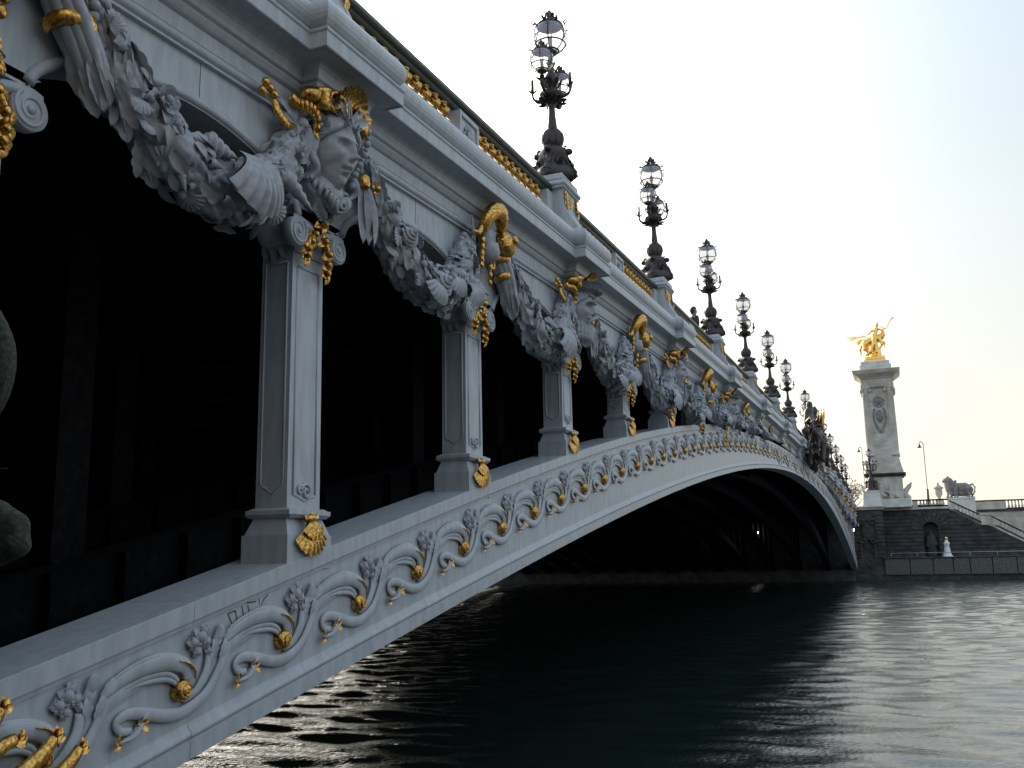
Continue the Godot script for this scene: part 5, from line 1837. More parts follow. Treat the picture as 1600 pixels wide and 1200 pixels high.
func quay_wall():
	var W := thing("quay_wall", "dark coursed stone quay wall with an arched niche beside the far stairs", "wall")
	var st := S()
	st.set_smooth_group(-1)
	# core, its top falling with the stairs
	var top := [Vector2(2.4, 7.35), Vector2(9.45, 7.35), Vector2(12.42, 5.5), Vector2(13.38, 5.4), Vector2(18.6, 2.3)]
	var zf := -113.05
	for i in top.size() - 1:
		var a: Vector2 = top[i]
		var b: Vector2 = top[i + 1]
		if i == 0:
			for e in [[2.4, 6.75, 2.2], [8.25, 9.45, 2.2]]:
				quad(st, Vector3(e[0], e[2], zf), Vector3(e[0], 7.35, zf), Vector3(e[1], 7.35, zf), Vector3(e[1], e[2], zf))
			# above the niche's round head
			for k in 16:
				var aa := PI - PI * k / 16.0
				var ab := PI - PI * (k + 1) / 16.0
				var pa := Vector3(7.5 + 0.75 * cos(aa), 5.25 + 0.75 * sin(aa), zf)
				var pb := Vector3(7.5 + 0.75 * cos(ab), 5.25 + 0.75 * sin(ab), zf)
				quad(st, pa, Vector3(pa.x, 7.35, zf), Vector3(pb.x, 7.35, zf), pb)
				quad(st, pa + Vector3(0, 0, -0.8), pa, pb, pb + Vector3(0, 0, -0.8))
			quad(st, Vector3(6.75, 2.2, zf - 0.8), Vector3(6.75, 6.1, zf - 0.8), Vector3(8.25, 6.1, zf - 0.8), Vector3(8.25, 2.2, zf - 0.8))
			quad(st, Vector3(6.75, 2.2, zf), Vector3(6.75, 2.2, zf - 0.8), Vector3(6.75, 5.25, zf - 0.8), Vector3(6.75, 5.25, zf))
			quad(st, Vector3(8.25, 2.2, zf), Vector3(8.25, 5.25, zf), Vector3(8.25, 5.25, zf - 0.8), Vector3(8.25, 2.2, zf - 0.8))
		else:
			quad(st, Vector3(a.x, 2.2, zf), Vector3(a.x, a.y, zf), Vector3(b.x, b.y, zf), Vector3(b.x, 2.2, zf))
		quad(st, Vector3(a.x, a.y, zf), Vector3(a.x, a.y, zf - 3.0), Vector3(b.x, b.y, zf - 3.0), Vector3(b.x, b.y, zf))
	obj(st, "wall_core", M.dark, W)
	# proud courses with sunk joints between them
	for k in 12:
		var y0 := 2.28 + 0.41 * k
		var y1 := y0 + 0.345
		var xe := 18.0
		for i in range(1, top.size() - 1):
			var a: Vector2 = top[i]
			var b: Vector2 = top[i + 1]
			if y1 + 0.12 <= a.y and y1 + 0.12 >= b.y:
				xe = a.x + (a.y - y1 - 0.12) / (a.y - b.y) * (b.x - a.x)
		var spans := []
		if y1 < 5.2:
			spans = [[2.9, 6.70], [8.30, xe]]
		elif y0 > 6.95:
			spans = [[2.9, xe]]
		else:
			var r := 1.95
			var dy := absf((y0 + y1) / 2.0 - 5.2)
			var hw: float = sqrt(maxf(r * r - dy * dy, 0.0))
			spans = [[2.9, 7.5 - hw], [7.5 + hw, xe]]
		st = S()
		for s in spans:
			if s[1] - s[0] > 0.1:
				box(st, Vector3(s[0], y0, zf), Vector3(s[1], y1, zf + 0.085), 0.03)
		obj(st, "stone_course", M.dark, W)
	# wedge stones round the niche
	for k in 11:
		st = S()
		st.set_smooth_group(-1)
		var a := PI * (k + 0.06) / 11.0
		var b := PI * (k + 0.94) / 11.0
		var r := 1.9 if k != 5 else 2.1
		var p := []
		for e in [[a, 0.80], [a, r], [b, r], [b, 0.80]]:
			p.append(Vector3(7.5 + cos(e[0]) * e[1], 5.2 + sin(e[0]) * e[1], zf + 0.15))
		quad(st, p[0], p[3], p[2], p[1])
		for j in 4:
			quad(st, p[j], p[(j + 1) % 4], p[(j + 1) % 4] + Vector3(0, 0, -0.15), p[j] + Vector3(0, 0, -0.15))
		obj(st, "wedge_stone", M.dark, W)
	# weathered carved figure in the niche
	st = S()
	flesh(st, [bone(Vector3(7.5, 2.5, zf - 0.35), Vector3(7.5, 3.5, zf - 0.35), 0.5, 0.4), bone(Vector3(7.5, 3.5, zf - 0.35), Vector3(7.55, 4.5, zf - 0.3), 0.38, 0.30), bone(Vector3(7.5, 4.85, zf - 0.25), Vector3(7.45, 5.0, zf - 0.25), 0.2, 0.2), bone(Vector3(7.75, 4.4, zf - 0.2), Vector3(7.95, 3.6, zf - 0.1), 0.16, 0.14), bone(Vector3(7.2, 4.4, zf - 0.2), Vector3(7.05, 3.4, zf - 0.1), 0.16, 0.14)], 0.10, 0.12)
	obj(st, "niche_figure", M.dark, W)
	# string course under the balustrade
	st = S()
	box(st, Vector3(2.6, 7.35, -116.0), Vector3(9.5, 7.62, zf + 0.22), 0.03)
	obj(st, "string_course", M.stone, W)
	# corner pier with a carved cartouche, at the end of the bridge
	var P := thing("corner_pier", "dark stone pier with carved cartouche where the bridge meets the far quay", "pier")
	st = S()
	box(st, Vector3(-0.40, -1, -114.5), Vector3(2.85, 7.4, -110.55), 0.05)
	obj(st, "pier_block", M.dark, P)
	for k in 12:
		for q in [[-0.42, 0.45], [2.0, 2.90]]:
			st = S()
			box(st, Vector3(q[0], 2.3 + k * 0.41, -110.56), Vector3(q[1], 2.63 + k * 0.41, -110.45), 0.03)
			obj(st, "quoin", M.dark, P)
	st = S()
	box(st, Vector3(-0.50, 7.40, -114.6), Vector3(3.0, 7.62, -110.3), 0.04)
	box(st, Vector3(-0.62, 7.62, -114.7), Vector3(3.12, 7.80, -110.15), 0.04)
	obj(st, "pier_cornice", M.stone, P)
	st = S()
	var c := Vector3(1.22, 5.1, -110.4)
	ball(st, c, Vector3(0.62, 0.95, 0.22), 10)
	for s in [-1.0, 1.0]:
		tube(st, spiral(c + Vector3(s * 0.55, 1.0, 0.1), 0.35, 1.3, Vector3(s, 0, 0), Vector3(0, 1, 0), 20), taper(21, 0.14, 0.12, 0.06), 6)
		tube(st, spiral(c + Vector3(s * 0.5, -0.95, 0.1), 0.32, 1.3, Vector3(s, 0, 0), Vector3(0, -1, 0), 20), taper(21, 0.14, 0.12, 0.06), 6)
		for k in 7:
			leaf(st, aim(c + Vector3(s * 0.6, -1.1 - 0.25 * k, 0.1), Vector3(s * 0.5, -1, 0.3), Vector3(0, 0, 1)), 0.6, 0.3, 0.3, 3, 5, 0.4)
	obj(st, "cartouche", M.dark, P)

func balustrade(called: String, label: String, a: Vector3, b: Vector3, m: Material, h: float, every := 0.32, pier := 3.2, solid := 0.55) -> Node3D:
	# from a to b along the top, dies at intervals; parts are each baluster
	var T := thing(called, label, "balustrade")
	var d := b - a
	var l := Vector2(d.x, d.z).length()
	var st := S()
	var n := Vector3(-d.z, 0, d.x).normalized() * 0.17
	var u := Vector3.UP
	for e in [[0.0, 0.14, 1.0], [h - 0.13, h, 1.2]]:
		var q := []
		for p in [a, b]:
			q.append([p - n * e[2] + u * e[0], p - n * e[2] + u * e[1], p + n * e[2] + u * e[1], p + n * e[2] + u * e[0]])
		st.set_smooth_group(-1)
		for k in 4:
			quad(st, q[0][k], q[0][(k + 1) % 4], q[1][(k + 1) % 4], q[1][k])
			quad(st, q[0][k], q[1][k], q[1][(k + 1) % 4], q[0][(k + 1) % 4])
		quad(st, q[0][0], q[0][1], q[0][2], q[0][3])
		quad(st, q[1][3], q[1][2], q[1][1], q[1][0])
	obj(st, "coping", m, T)
	st = S()
	lathe(st, [Vector2(0.09, 0.12), Vector2(0.10, 0.18), Vector2(0.13, 0.28), Vector2(0.12, 0.38), Vector2(0.075, 0.52), Vector2(0.07, h - 0.2), Vector2(0.10, h - 0.11)], 8)
	var bm := done(st)
	st = S()
	box(st, Vector3(-0.28, 0.001, -0.19), Vector3(0.28, h + 0.02, 0.19), 0.02)
	var dm := done(st)
	var k := 0.3
	while k < l - 0.2:
		var p := a.lerp(b, k / l)
		if fposmod(k, pier) < every:
			var q := a.lerp(b, minf((k + solid * 0.5 - 0.28) / l, 1.0))
			put(dm, "die", m, T, Transform3D(Basis(Vector3.UP, -atan2(d.z, d.x)) * Basis.from_scale(Vector3(solid / 0.56, 1, 1)), q))
			k += solid
		else:
			put(bm, "baluster", m, T, Transform3D(Basis.IDENTITY, p))
			k += every
	return T

func stairs():
	balustrade("stone_balustrade", "short pale stone balustrade between the tall pylon and the head of the stairs", Vector3(5.9, 7.62, -113.0), Vector3(9.45, 7.62, -113.0), M.stone, 0.78)
	var S1 := balustrade("stair_balustrade", "upper sloping stone balustrade of the quay stairs, above their landing", Vector3(9.55, 7.40, -113.0), Vector3(12.45, 5.78, -113.0), M.stone, 0.86, 0.34, 30.0)
	var S2 := balustrade("stair_balustrade", "lower sloping stone balustrade of the quay stairs, below their landing", Vector3(13.45, 5.62, -113.0), Vector3(18.6, 2.55, -113.0), M.stone, 0.86, 0.34, 30.0)
	var L := thing("stair_landing", "stone landing block between the two sloping stair balustrades", "landing")
	var st := S()
	box(st, Vector3(12.45, 5.50, -115.9), Vector3(13.42, 6.52, -112.75), 0.04)
	obj(st, "landing_die", M.stone, L)
	st = S()
	box(st, Vector3(12.35, 6.52, -113.3), Vector3(13.52, 6.66, -112.65), 0.03)
	obj(st, "landing_cap", M.stone, L)
	# flight of steps behind the sloping balustrades
	var F := thing("quay_stairs", "flight of stone steps falling from the esplanade to the lower quay", "stairs")
	for k in 34:
		st = S()
		var x := 9.6 + k * 0.27
		var y := 7.3 - k * 0.15
		box(st, Vector3(x, y - 0.4, -116.0), Vector3(x + 0.30, y, -113.3), 0.01)
		obj(st, "step", M.stone, F)
	var W := thing("retaining_wall", "pale retaining wall behind the stairs, below the far right balustrade", "wall")
	st = S()
	box(st, Vector3(9.3, 2.2, -123.0), Vector3(120, 7.2, -122.0), 0.0)
	obj(st, "wall", M.stone, W)
	st = S()
	box(st, Vector3(9.2, 7.2, -123.1), Vector3(120, 7.45, -121.8), 0.04)
	obj(st, "string_course", M.dark, W)
	balustrade("stone_balustrade", "long stone balustrade on the far bank right of the lion statue", Vector3(12.4, 7.45, -122.3), Vector3(34.0, 7.45, -122.3), M.stone, 1.05, 0.34, 6.12, 3.4)

func pylon():
	var P := thing("stone_pylon", "tall pale stone pylon with corner columns and broad cornice at the far end", "pylon", Vector3(3.42, 0, -114.0))
	var st := S()
	box(st, Vector3(-0.9, 7.62, -2.4), Vector3(2.45, 8.55, 2.4), 0.05)
	box(st, Vector3(-1.95, 7.62, -2.2), Vector3(-0.9, 8.5, 1.9), 0.05)
	obj(st, "plinth", M.pale, P)
	st = S()
	box(st, Vector3(-1.75, 8.5, -1.75), Vector3(1.75, 11.0, 1.75), 0.03)
	obj(st, "base_tier", M.stone, P)
	st = S()
	box(st, Vector3(-1.95, 11.0, -1.95), Vector3(1.95, 11.18, 1.95), 0.03)
	box(st, Vector3(-2.15, 11.18, -2.15), Vector3(2.15, 11.38, 2.15), 0.04)
	obj(st, "base_cornice", M.dark, P)
	st = S()
	for s in [-1.0, 1.0]:        # prows and seated figures round the foot
		flesh(st, [bone(Vector3(s * 1.8, 9.2, 0.6), Vector3(s * 2.35, 9.9, 0.5), 0.35, 0.22), bone(Vector3(s * 2.35, 9.9, 0.5), Vector3(s * 2.6, 10.3, 0.5), 0.2, 0.1), bone(Vector3(s * 1.7, 9.0, 0.6), Vector3(s * 2.2, 8.7, 0.7), 0.4, 0.3)], 0.10, 0.15)
	flesh(st, [bone(Vector3(-0.6, 8.7, 1.95), Vector3(-0.5, 9.8, 1.85), 0.40, 0.32), bone(Vector3(-0.5, 10.15, 1.9), Vector3(-0.5, 10.3, 1.9), 0.18, 0.18), bone(Vector3(-0.6, 9.2, 2.0), Vector3(-0.1, 8.9, 2.4), 0.24, 0.16), bone(Vector3(0.5, 8.7, 1.95), Vector3(0.5, 9.6, 1.9), 0.34, 0.25), bone(Vector3(0.5, 9.9, 1.95), Vector3(0.5, 10.05, 1.95), 0.16, 0.16), bone(Vector3(-0.3, 9.5, 2.0), Vector3(0.3, 9.2, 2.2), 0.16, 0.12), bone(Vector3(0.9, 9.0, 2.0), Vector3(1.3, 8.7, 2.2), 0.3, 0.2)], 0.08, 0.10)
	obj(st, "foot_figures", M.stone, P)
	st = S()
	for e in [[11.38, 11.75, 1.95, 1.9], [11.75, 12.05, 1.88, 1.80]]:
		frustum(st, e[0], e[1], e[2], e[3], e[2], -e[2], e[2] - e[3], 0.0)
	frustum(st, 12.05, 13.4, 1.80, 1.52, 1.80, -1.80, 0.28, 0.0)
	obj(st, "shaft_base", M.stone, P)
	st = S()
	box(st, Vector3(-1.18, 13.3, -1.45), Vector3(1.18, 21.9, 1.45), 0.02)
	box(st, Vector3(-1.45, 13.3, -1.18), Vector3(1.45, 21.9, 1.18), 0.02)
	obj(st, "core", M.stone, P)
	for k in 14:
		st = S()      # drums of ashlar on the front between the columns
		box(st, Vector3(-0.96, 13.4 + 0.5 * k, 1.44), Vector3(0.96, 13.4 + 0.5 * k + 0.485, 1.478), 0.008)
		obj(st, "ashlar_block", M.stone, P)
	for sx in [-1.0, 1.0]:
		for sz in [-1.0, 1.0]:
			st = S()
			lathe(st, [Vector2(0.52, 13.3), Vector2(0.55, 13.4), Vector2(0.50, 13.5), Vector2(0.46, 13.62), Vector2(0.455, 16.0), Vector2(0.40, 20.2), Vector2(0.44, 20.28), Vector2(0.40, 20.36)], 18, Transform3D(Basis.IDENTITY, Vector3(sx * 1.22, 0, sz * 1.22)))
			obj(st, "column", M.stone, P)
			st = S()
			var c := Vector3(sx * 1.22, 20.62, sz * 1.22)
			box(st, c + Vector3(-0.50, 0.20, -0.50), c + Vector3(0.50, 0.34, 0.50), 0.03)
			lathe(st, [Vector2(0.40, -0.26), Vector2(0.47, 0.0), Vector2(0.44, 0.2)], 14, Transform3D(Basis.IDENTITY, c))
			for e in [[1, 1], [1, -1], [-1, 1], [-1, -1]]:
				ball(st, c + Vector3(e[0] * 0.46, -0.04, e[1] * 0.46), Vector3(0.17, 0.24, 0.17), 6)
			obj(st, "capital", M.stone, P)
	st = S()       # relief: wreathed head above a hanging trophy
	ball(st, Vector3(0, 19.3, 1.5), Vector3(0.28, 0.34, 0.2), 8)
	for k in 14:
		var a := TAU * k / 14.0
		leaf(st, aim(Vector3(cos(a) * 0.36, 19.3 + sin(a) * 0.42, 1.5), Vector3(cos(a + 1.0), sin(a + 1.0), 0.3), Vector3(0, 0, 1)), 0.36, 0.22, 0.4, 2, 5, 0.4)
	ball(st, Vector3(0, 17.7, 1.45), Vector3(0.42, 0.75, 0.14), 9)
	for k in 26:
		var q := k / 25.0
		var s := 1.0 if k % 2 == 0 else -1.0
		leaf(st, aim(Vector3(s * 0.55 * sin(PI * (0.25 + 0.75 * q)), 18.7 - 2.6 * q, 1.5), Vector3(s * 0.4, -1, 0.4), Vector3(0, 0, 1)), 0.42, 0.22, 0.4, 2, 5, 0.4)
	obj(st, "relief", M.slate, P)
	st = S()
	box(st, Vector3(-1.72, 20.96, -1.72), Vector3(1.72, 21.35, 1.72), 0.03)
	box(st, Vector3(-1.62, 21.35, -1.62), Vector3(1.62, 21.95, 1.62), 0.02)
	obj(st, "entablature", M.stone, P)
	st = S()
	for e in [[21.95, 22.10, 1.75, 1.80], [22.10, 22.45, 1.85, 2.25], [22.45, 22.60, 2.34, 2.38], [22.60, 22.86, 2.42, 2.50]]:
		frustum(st, e[0], e[1], e[2], e[3], e[2], -e[2], e[2] - e[3], 0.0)
	obj(st, "cornice", M.stone, P)
	st = S()
	box(st, Vector3(-1.65, 22.86, -1.65), Vector3(1.65, 23.5, 1.65), 0.05)
	box(st, Vector3(-1.5, 23.5, -1.5), Vector3(1.5, 23.95, 1.5), 0.05)
	obj(st, "statue_plinth", M.pale, P)
	gilt_group()

func gilt_group():
	# gilded winged horse and trumpeting figure on top of the pylon
	var G := thing("gilded_statue", "gilded winged horse with a figure raising a long trumpet, on the pylon", "statue", Vector3(3.42, 23.95, -114.0))
	var st := S()
	box(st, Vector3(-1.15, 0, -1.1), Vector3(1.15, 0.28, 1.1), 0.05)
	box(st, Vector3(-1.0, 0.28, -0.95), Vector3(1.1, 0.62, 0.95), 0.06)
	obj(st, "gilded_base", M.goldfar, G)
	st = S()
	var b := [bone(Vector3(-0.75, 2.35, 0.1), Vector3(0.35, 2.75, 0.1), 0.48, 0.50), bone(Vector3(0.35, 2.75, 0.1), Vector3(0.85, 2.95, 0.1), 0.48, 0.40), bone(Vector3(0.9, 3.0, 0.1), Vector3(1.05, 3.45, 0.15), 0.30, 0.22), bone(Vector3(1.05, 3.5, 0.15), Vector3(1.25, 3.1, 0.3), 0.17, 0.12),
		bone(Vector3(-0.85, 2.2, 0.3), Vector3(-0.95, 1.6, 0.4), 0.36, 0.20), bone(Vector3(-0.95, 1.6, 0.4), Vector3(-0.55, 1.15, 0.35), 0.17, 0.12), bone(Vector3(-0.55, 1.15, 0.35), Vector3(-0.75, 0.62, 0.4), 0.11, 0.10),
		bone(Vector3(-0.7, 2.2, -0.2), Vector3(-0.7, 1.6, -0.3), 0.34, 0.2), bone(Vector3(-0.7, 1.6, -0.3), Vector3(-0.35, 1.1, -0.3), 0.16, 0.11), bone(Vector3(-0.35, 1.1, -0.3), Vector3(-0.5, 0.62, -0.3), 0.1, 0.1),
		bone(Vector3(0.7, 2.6, 0.35), Vector3(0.95, 2.0, 0.5), 0.2, 0.13), bone(Vector3(0.95, 2.0, 0.5), Vector3(0.65, 1.55, 0.5), 0.12, 0.08), bone(Vector3(0.75, 2.5, -0.15), Vector3(1.15, 2.3, -0.2), 0.18, 0.12), bone(Vector3(1.15, 2.3, -0.2), Vector3(1.15, 1.75, -0.2), 0.11, 0.08),
		bone(Vector3(-1.1, 2.5, 0.1), Vector3(-1.45, 1.7, 0.1), 0.16, 0.12), bone(Vector3(-1.45, 1.7, 0.1), Vector3(-1.35, 0.9, 0.1), 0.14, 0.05),
		bone(Vector3(0.0, 0.6, 0.2), Vector3(0.15, 1.9, 0.2), 0.50, 0.38), bone(Vector3(0.4, 0.7, -0.1), Vector3(0.45, 1.6, 0.0), 0.40, 0.28)]
	flesh(st, b, 0.075, 0.12)
	obj(st, "horse", M.goldfar, G)
	st = S()
	flesh(st, [bone(Vector3(0.1, 2.0, 0.75), Vector3(0.15, 3.0, 0.62), 0.30, 0.24), bone(Vector3(0.15, 3.0, 0.62), Vector3(0.42, 3.75, 0.5), 0.24, 0.26), bone(Vector3(0.50, 4.0, 0.48), Vector3(0.55, 4.15, 0.48), 0.10, 0.10), bone(Vector3(0.56, 4.28, 0.5), Vector3(0.58, 4.40, 0.5), 0.17, 0.16), bone(Vector3(0.62, 3.8, 0.6), Vector3(1.05, 3.55, 0.7), 0.11, 0.09), bone(Vector3(1.05, 3.55, 0.7), Vector3(1.3, 3.75, 0.65), 0.08, 0.07), bone(Vector3(0.3, 3.75, 0.5), Vector3(-0.2, 3.5, 0.7), 0.11, 0.09), bone(Vector3(-0.2, 3.5, 0.7), Vector3(-0.5, 3.2, 0.7), 0.09, 0.07),
		bone(Vector3(0.1, 2.1, 0.8), Vector3(-0.3, 1.2, 0.9), 0.26, 0.16), bone(Vector3(-0.3, 1.2, 0.9), Vector3(-0.9, 0.75, 0.8), 0.2, 0.1), bone(Vector3(0.2, 2.0, 0.8), Vector3(0.3, 1.1, 0.85), 0.26, 0.16), bone(Vector3(0.3, 1.1, 0.85), Vector3(0.2, 0.6, 0.85), 0.15, 0.1)], 0.06, 0.09)
	obj(st, "figure", M.goldfar, G)
	st = S()
	tube(st, smooth_path([Vector3(0.9, 4.05, 0.6), Vector3(1.45, 3.75, 0.65), Vector3(1.75, 4.25, 0.6), Vector3(2.05, 4.75, 0.6), Vector3(2.35, 4.92, 0.6)], 4), taper(17, 0.045, 0.055, 0.08), 6)
	obj(st, "trumpet", M.goldfar, G)
	st = S()
	for k in 7:       # long feathered wings thrown back to the left
		leaf(st, aim(Vector3(-0.45 - 0.1 * k, 3.0 + 0.06 * k, 0.1), Vector3(-1, 0.12 - 0.10 * k, 0.1), Vector3(0.1, 1, 0.5)), 2.95 - 0.25 * k, 0.30, 0.10, 0, 8, 0.3)
		leaf(st, aim(Vector3(-0.35 - 0.08 * k, 2.9, -0.4), Vector3(-1, 0.05 - 0.08 * k, -0.35), Vector3(0.1, 1, -0.4)), 1.9 - 0.15 * k, 0.28, 0.3, 0, 8, 0.3)
	obj(st, "wing", M.goldfar, G)

func small_far():
	# pale block and candelabra at the corner of the far quay
	var B := thing("lamp_block", "pale stone block on the corner pier carrying a cluster lamp", "pedestal", Vector3(1.95, 7.8, -111.4))
	var st := S()
	frustum(st, 0.0, 0.16, 0.98, 0.98, 0.98, -0.98, 0.0, 0.0)
	frustum(st, 0.16, 1.50, 0.92, 0.82, 0.92, -0.92, 0.10, 0.0)
	frustum(st, 1.50, 1.66, 0.86, 0.86, 0.86, -0.86, 0.0, 0.0)
	obj(st, "block", M.pale, B)
	var C := thing("cluster_lamp", "tall bronze lamp with a ring of globes standing before the pylon", "street lamp", Vector3(1.98, 9.46, -111.4))
	st = S()
	for k in 4:
		var a := TAU * k / 4.0 + 0.4
		var d := Vector3(cos(a) * 0.5, 0, sin(a) * 0.5)
		flesh(st, [bone(d + Vector3(0, 0.2, 0), d * 0.9 + Vector3(0, 0.75, 0), 0.22, 0.18), bone(d + Vector3(0, 1.0, 0), d + Vector3(0, 1.06, 0), 0.13), bone(d + Vector3(0, 0.7, 0), d * 1.4 + Vector3(0, 0.95, 0.1), 0.09, 0.06), bone(d + Vector3(0, 0.2, 0), d * 1.4 + Vector3(0, 0.1, 0), 0.14, 0.09)], 0.06, 0.06)
	lathe(st, [Vector2(0.75, 0.0), Vector2(0.7, 0.15), Vector2(0.35, 0.4), Vector2(0.3, 1.0), Vector2(0.34, 1.3), Vector2(0.16, 1.5)], 14)
	obj(st, "base", M.bronze, C)
	st = S()
	lathe(st, [Vector2(0.16, 1.4), Vector2(0.13, 1.9), Vector2(0.22, 2.1), Vector2(0.12, 2.3), Vector2(0.10, 3.4), Vector2(0.16, 3.6), Vector2(0.05, 3.7)], 12)
	obj(st, "stem", M.bronze, C)
	for k in 6:
		var a := TAU * k / 6.0
		var d := Vector3(cos(a), 0, sin(a))
		st = S()
		var p := smooth_path([d * 0.1 + Vector3(0, 2.25, 0), d * 0.4 + Vector3(0, 2.2, 0), d * 0.62 + Vector3(0, 2.4, 0), d * 0.64 + Vector3(0, 2.7, 0)], 4)
		tube(st, p, 0.055, 5)
		obj(st, "arm", M.bronze, C)
		lantern(C, d * 0.64 + Vector3(0, 2.98, 0), 0.20)
	lantern(C, Vector3(0, 4.1, 0), 0.32)
	# lion
	var LP := thing("lion_pedestal", "pale stone pedestal under the lion statue", "pedestal", Vector3(10.9, 6.3, -117.0))
	st = S()
	box(st, Vector3(-1.38, -2.0, -0.9), Vector3(1.42, 2.12, 0.9), 0.04)
	box(st, Vector3(-1.45, 2.12, -0.95), Vector3(1.48, 2.35, 0.95), 0.05)
	obj(st, "block", M.pale, LP)
	var L := thing("lion_statue", "dark stone lion with raised head and curling tail, led by a child", "statue", Vector3(10.9, 8.65, -117.0))
	st = S()
	flesh(st, [bone(Vector3(-0.70, 1.05, 0), Vector3(0.55, 1.12, 0), 0.60, 0.50), bone(Vector3(0.55, 1.1, 0), Vector3(0.95, 0.85, 0), 0.52, 0.46), bone(Vector3(-0.7, 0.6, 0), Vector3(0.6, 0.5, 0), 0.42, 0.36), bone(Vector3(-0.8, 1.3, 0), Vector3(-1.05, 1.80, 0), 0.60, 0.50), bone(Vector3(-0.95, 0.9, 0), Vector3(-1.0, 1.4, 0), 0.45, 0.5), bone(Vector3(-1.15, 2.0, 0.02), Vector3(-1.35, 1.98, 0.04), 0.30, 0.22), bone(Vector3(-1.4, 1.92, 0.04), Vector3(-1.55, 1.86, 0.04), 0.17, 0.13), bone(Vector3(-1.05, 2.27, 0.18), Vector3(-1.05, 2.34, 0.2), 0.08), bone(Vector3(-1.05, 2.27, -0.18), Vector3(-1.05, 2.34, -0.2), 0.08),
		bone(Vector3(-0.85, 0.9, 0.25), Vector3(-0.8, 0.45, 0.28), 0.24, 0.16), bone(Vector3(-0.8, 0.45, 0.28), Vector3(-0.9, 0.05, 0.28), 0.14, 0.12), bone(Vector3(-0.9, 0.05, 0.28), Vector3(-1.1, 0.05, 0.28), 0.12, 0.10), bone(Vector3(-0.75, 0.9, -0.25), Vector3(-1.1, 0.6, -0.28), 0.24, 0.15), bone(Vector3(-1.1, 0.6, -0.28), Vector3(-1.25, 0.12, -0.28), 0.13, 0.11),
		bone(Vector3(0.85, 0.95, 0.26), Vector3(0.65, 0.55, 0.3), 0.30, 0.18), bone(Vector3(0.65, 0.55, 0.3), Vector3(0.98, 0.35, 0.3), 0.14, 0.11), bone(Vector3(0.98, 0.35, 0.3), Vector3(0.9, 0.06, 0.3), 0.10, 0.10), bone(Vector3(0.9, 0.06, 0.3), Vector3(0.7, 0.05, 0.3), 0.1), bone(Vector3(0.9, 0.95, -0.26), Vector3(1.0, 0.55, -0.3), 0.30, 0.18), bone(Vector3(1.0, 0.55, -0.3), Vector3(1.28, 0.3, -0.3), 0.14, 0.11), bone(Vector3(1.28, 0.3, -0.3), Vector3(1.22, 0.06, -0.3), 0.1, 0.1),
		bone(Vector3(1.0, 1.3, 0), Vector3(1.35, 1.45, 0), 0.09, 0.07), bone(Vector3(1.35, 1.45, 0), Vector3(1.58, 1.1, 0), 0.07, 0.06), bone(Vector3(1.58, 1.1, 0), Vector3(1.52, 0.6, 0), 0.06, 0.06), bone(Vector3(1.52, 0.6, 0), Vector3(1.35, 0.35, 0), 0.06, 0.09)], 0.05, 0.10)
	obj(st, "lion", M.slate, L)
	st = S()
	flesh(st, [bone(Vector3(-0.35, 0.75, 0.62), Vector3(-0.35, 1.35, 0.6), 0.17, 0.17), bone(Vector3(-0.35, 1.72, 0.6), Vector3(-0.35, 1.80, 0.6), 0.13), bone(Vector3(-0.35, 0.75, 0.62), Vector3(-0.25, 0.02, 0.66), 0.13, 0.08), bone(Vector3(-0.40, 0.75, 0.62), Vector3(-0.55, 0.02, 0.66), 0.13, 0.08), bone(Vector3(-0.38, 1.4, 0.62), Vector3(-0.75, 1.6, 0.5), 0.08, 0.06), bone(Vector3(-0.3, 1.4, 0.62), Vector3(-0.05, 1.1, 0.6), 0.08, 0.06)], 0.045, 0.05)
	box(st, Vector3(-1.4, -0.005, -0.7), Vector3(1.4, 0.07, 0.85), 0.02)
	obj(st, "child", M.slate, L)
	# urn at the head of the stairs
	var U := thing("stone_urn", "covered stone urn on a small plinth between pylon and lion", "urn", Vector3(8.75, 8.0, -116.0))
	st = S()
	box(st, Vector3(-0.36, 0.0, -0.36), Vector3(0.36, 0.55, 0.36), 0.04)
	obj(st, "plinth", M.stone, U)
	st = S()
	lathe(st, [Vector2(0.26, 0.55), Vector2(0.16, 0.66), Vector2(0.20, 0.76), Vector2(0.36, 1.0), Vector2(0.40, 1.35), Vector2(0.34, 1.58), Vector2(0.50, 1.68), Vector2(0.54, 1.76), Vector2(0.42, 1.86), Vector2(0.24, 2.0), Vector2(0.10, 2.1), Vector2(0.11, 2.22), Vector2(0.05, 2.36), Vector2(0.0, 2.38)], 16)
	obj(st, "body", M.stone, U)
	# tall street lights
	for e in [[7.75, 8.0, -120.0, 7.4, "tall thin street light right of the pylon with its head bent left"], [0.45, 8.0, -140.0, 9.2, "tall thin street light behind the pylon's left edge"]]:
		var T := thing("street_light", e[4], "street light", Vector3(e[0], e[1], e[2]))
		st = S()
		tube(st, [Vector3.ZERO, Vector3(0, 1.9, 0)], 0.13, 8)
		tube(st, smooth_path([Vector3(0, 1.8, 0), Vector3(0, e[3] * 0.6, 0), Vector3(0.0, e[3] - 0.5, 0), Vector3(-0.1, e[3] - 0.12, 0), Vector3(-0.26, e[3], 0), Vector3(-0.40, e[3] - 0.14, 0), Vector3(-0.42, e[3] - 0.3, 0)], 4), 0.042, 6)
		obj(st, "pole", M.bronze, T)
		st = S()
		lathe(st, [Vector2(0.0, 0.0), Vector2(0.08, -0.02), Vector2(0.14, -0.25), Vector2(0.27, -0.42), Vector2(0.18, -0.44), Vector2(0.0, -0.44)], 12, Transform3D(Basis.IDENTITY, Vector3(-0.42, e[3] - 0.28, 0)))
		obj(st, "lamp_head", M.bronze, T)
	# white marker on the lower quay
	var W := thing("quay_marker", "white bell shaped marker with a yellow knob on the lower quay", "marker", Vector3(8.82, 2.34, -110.0))
	st = S()
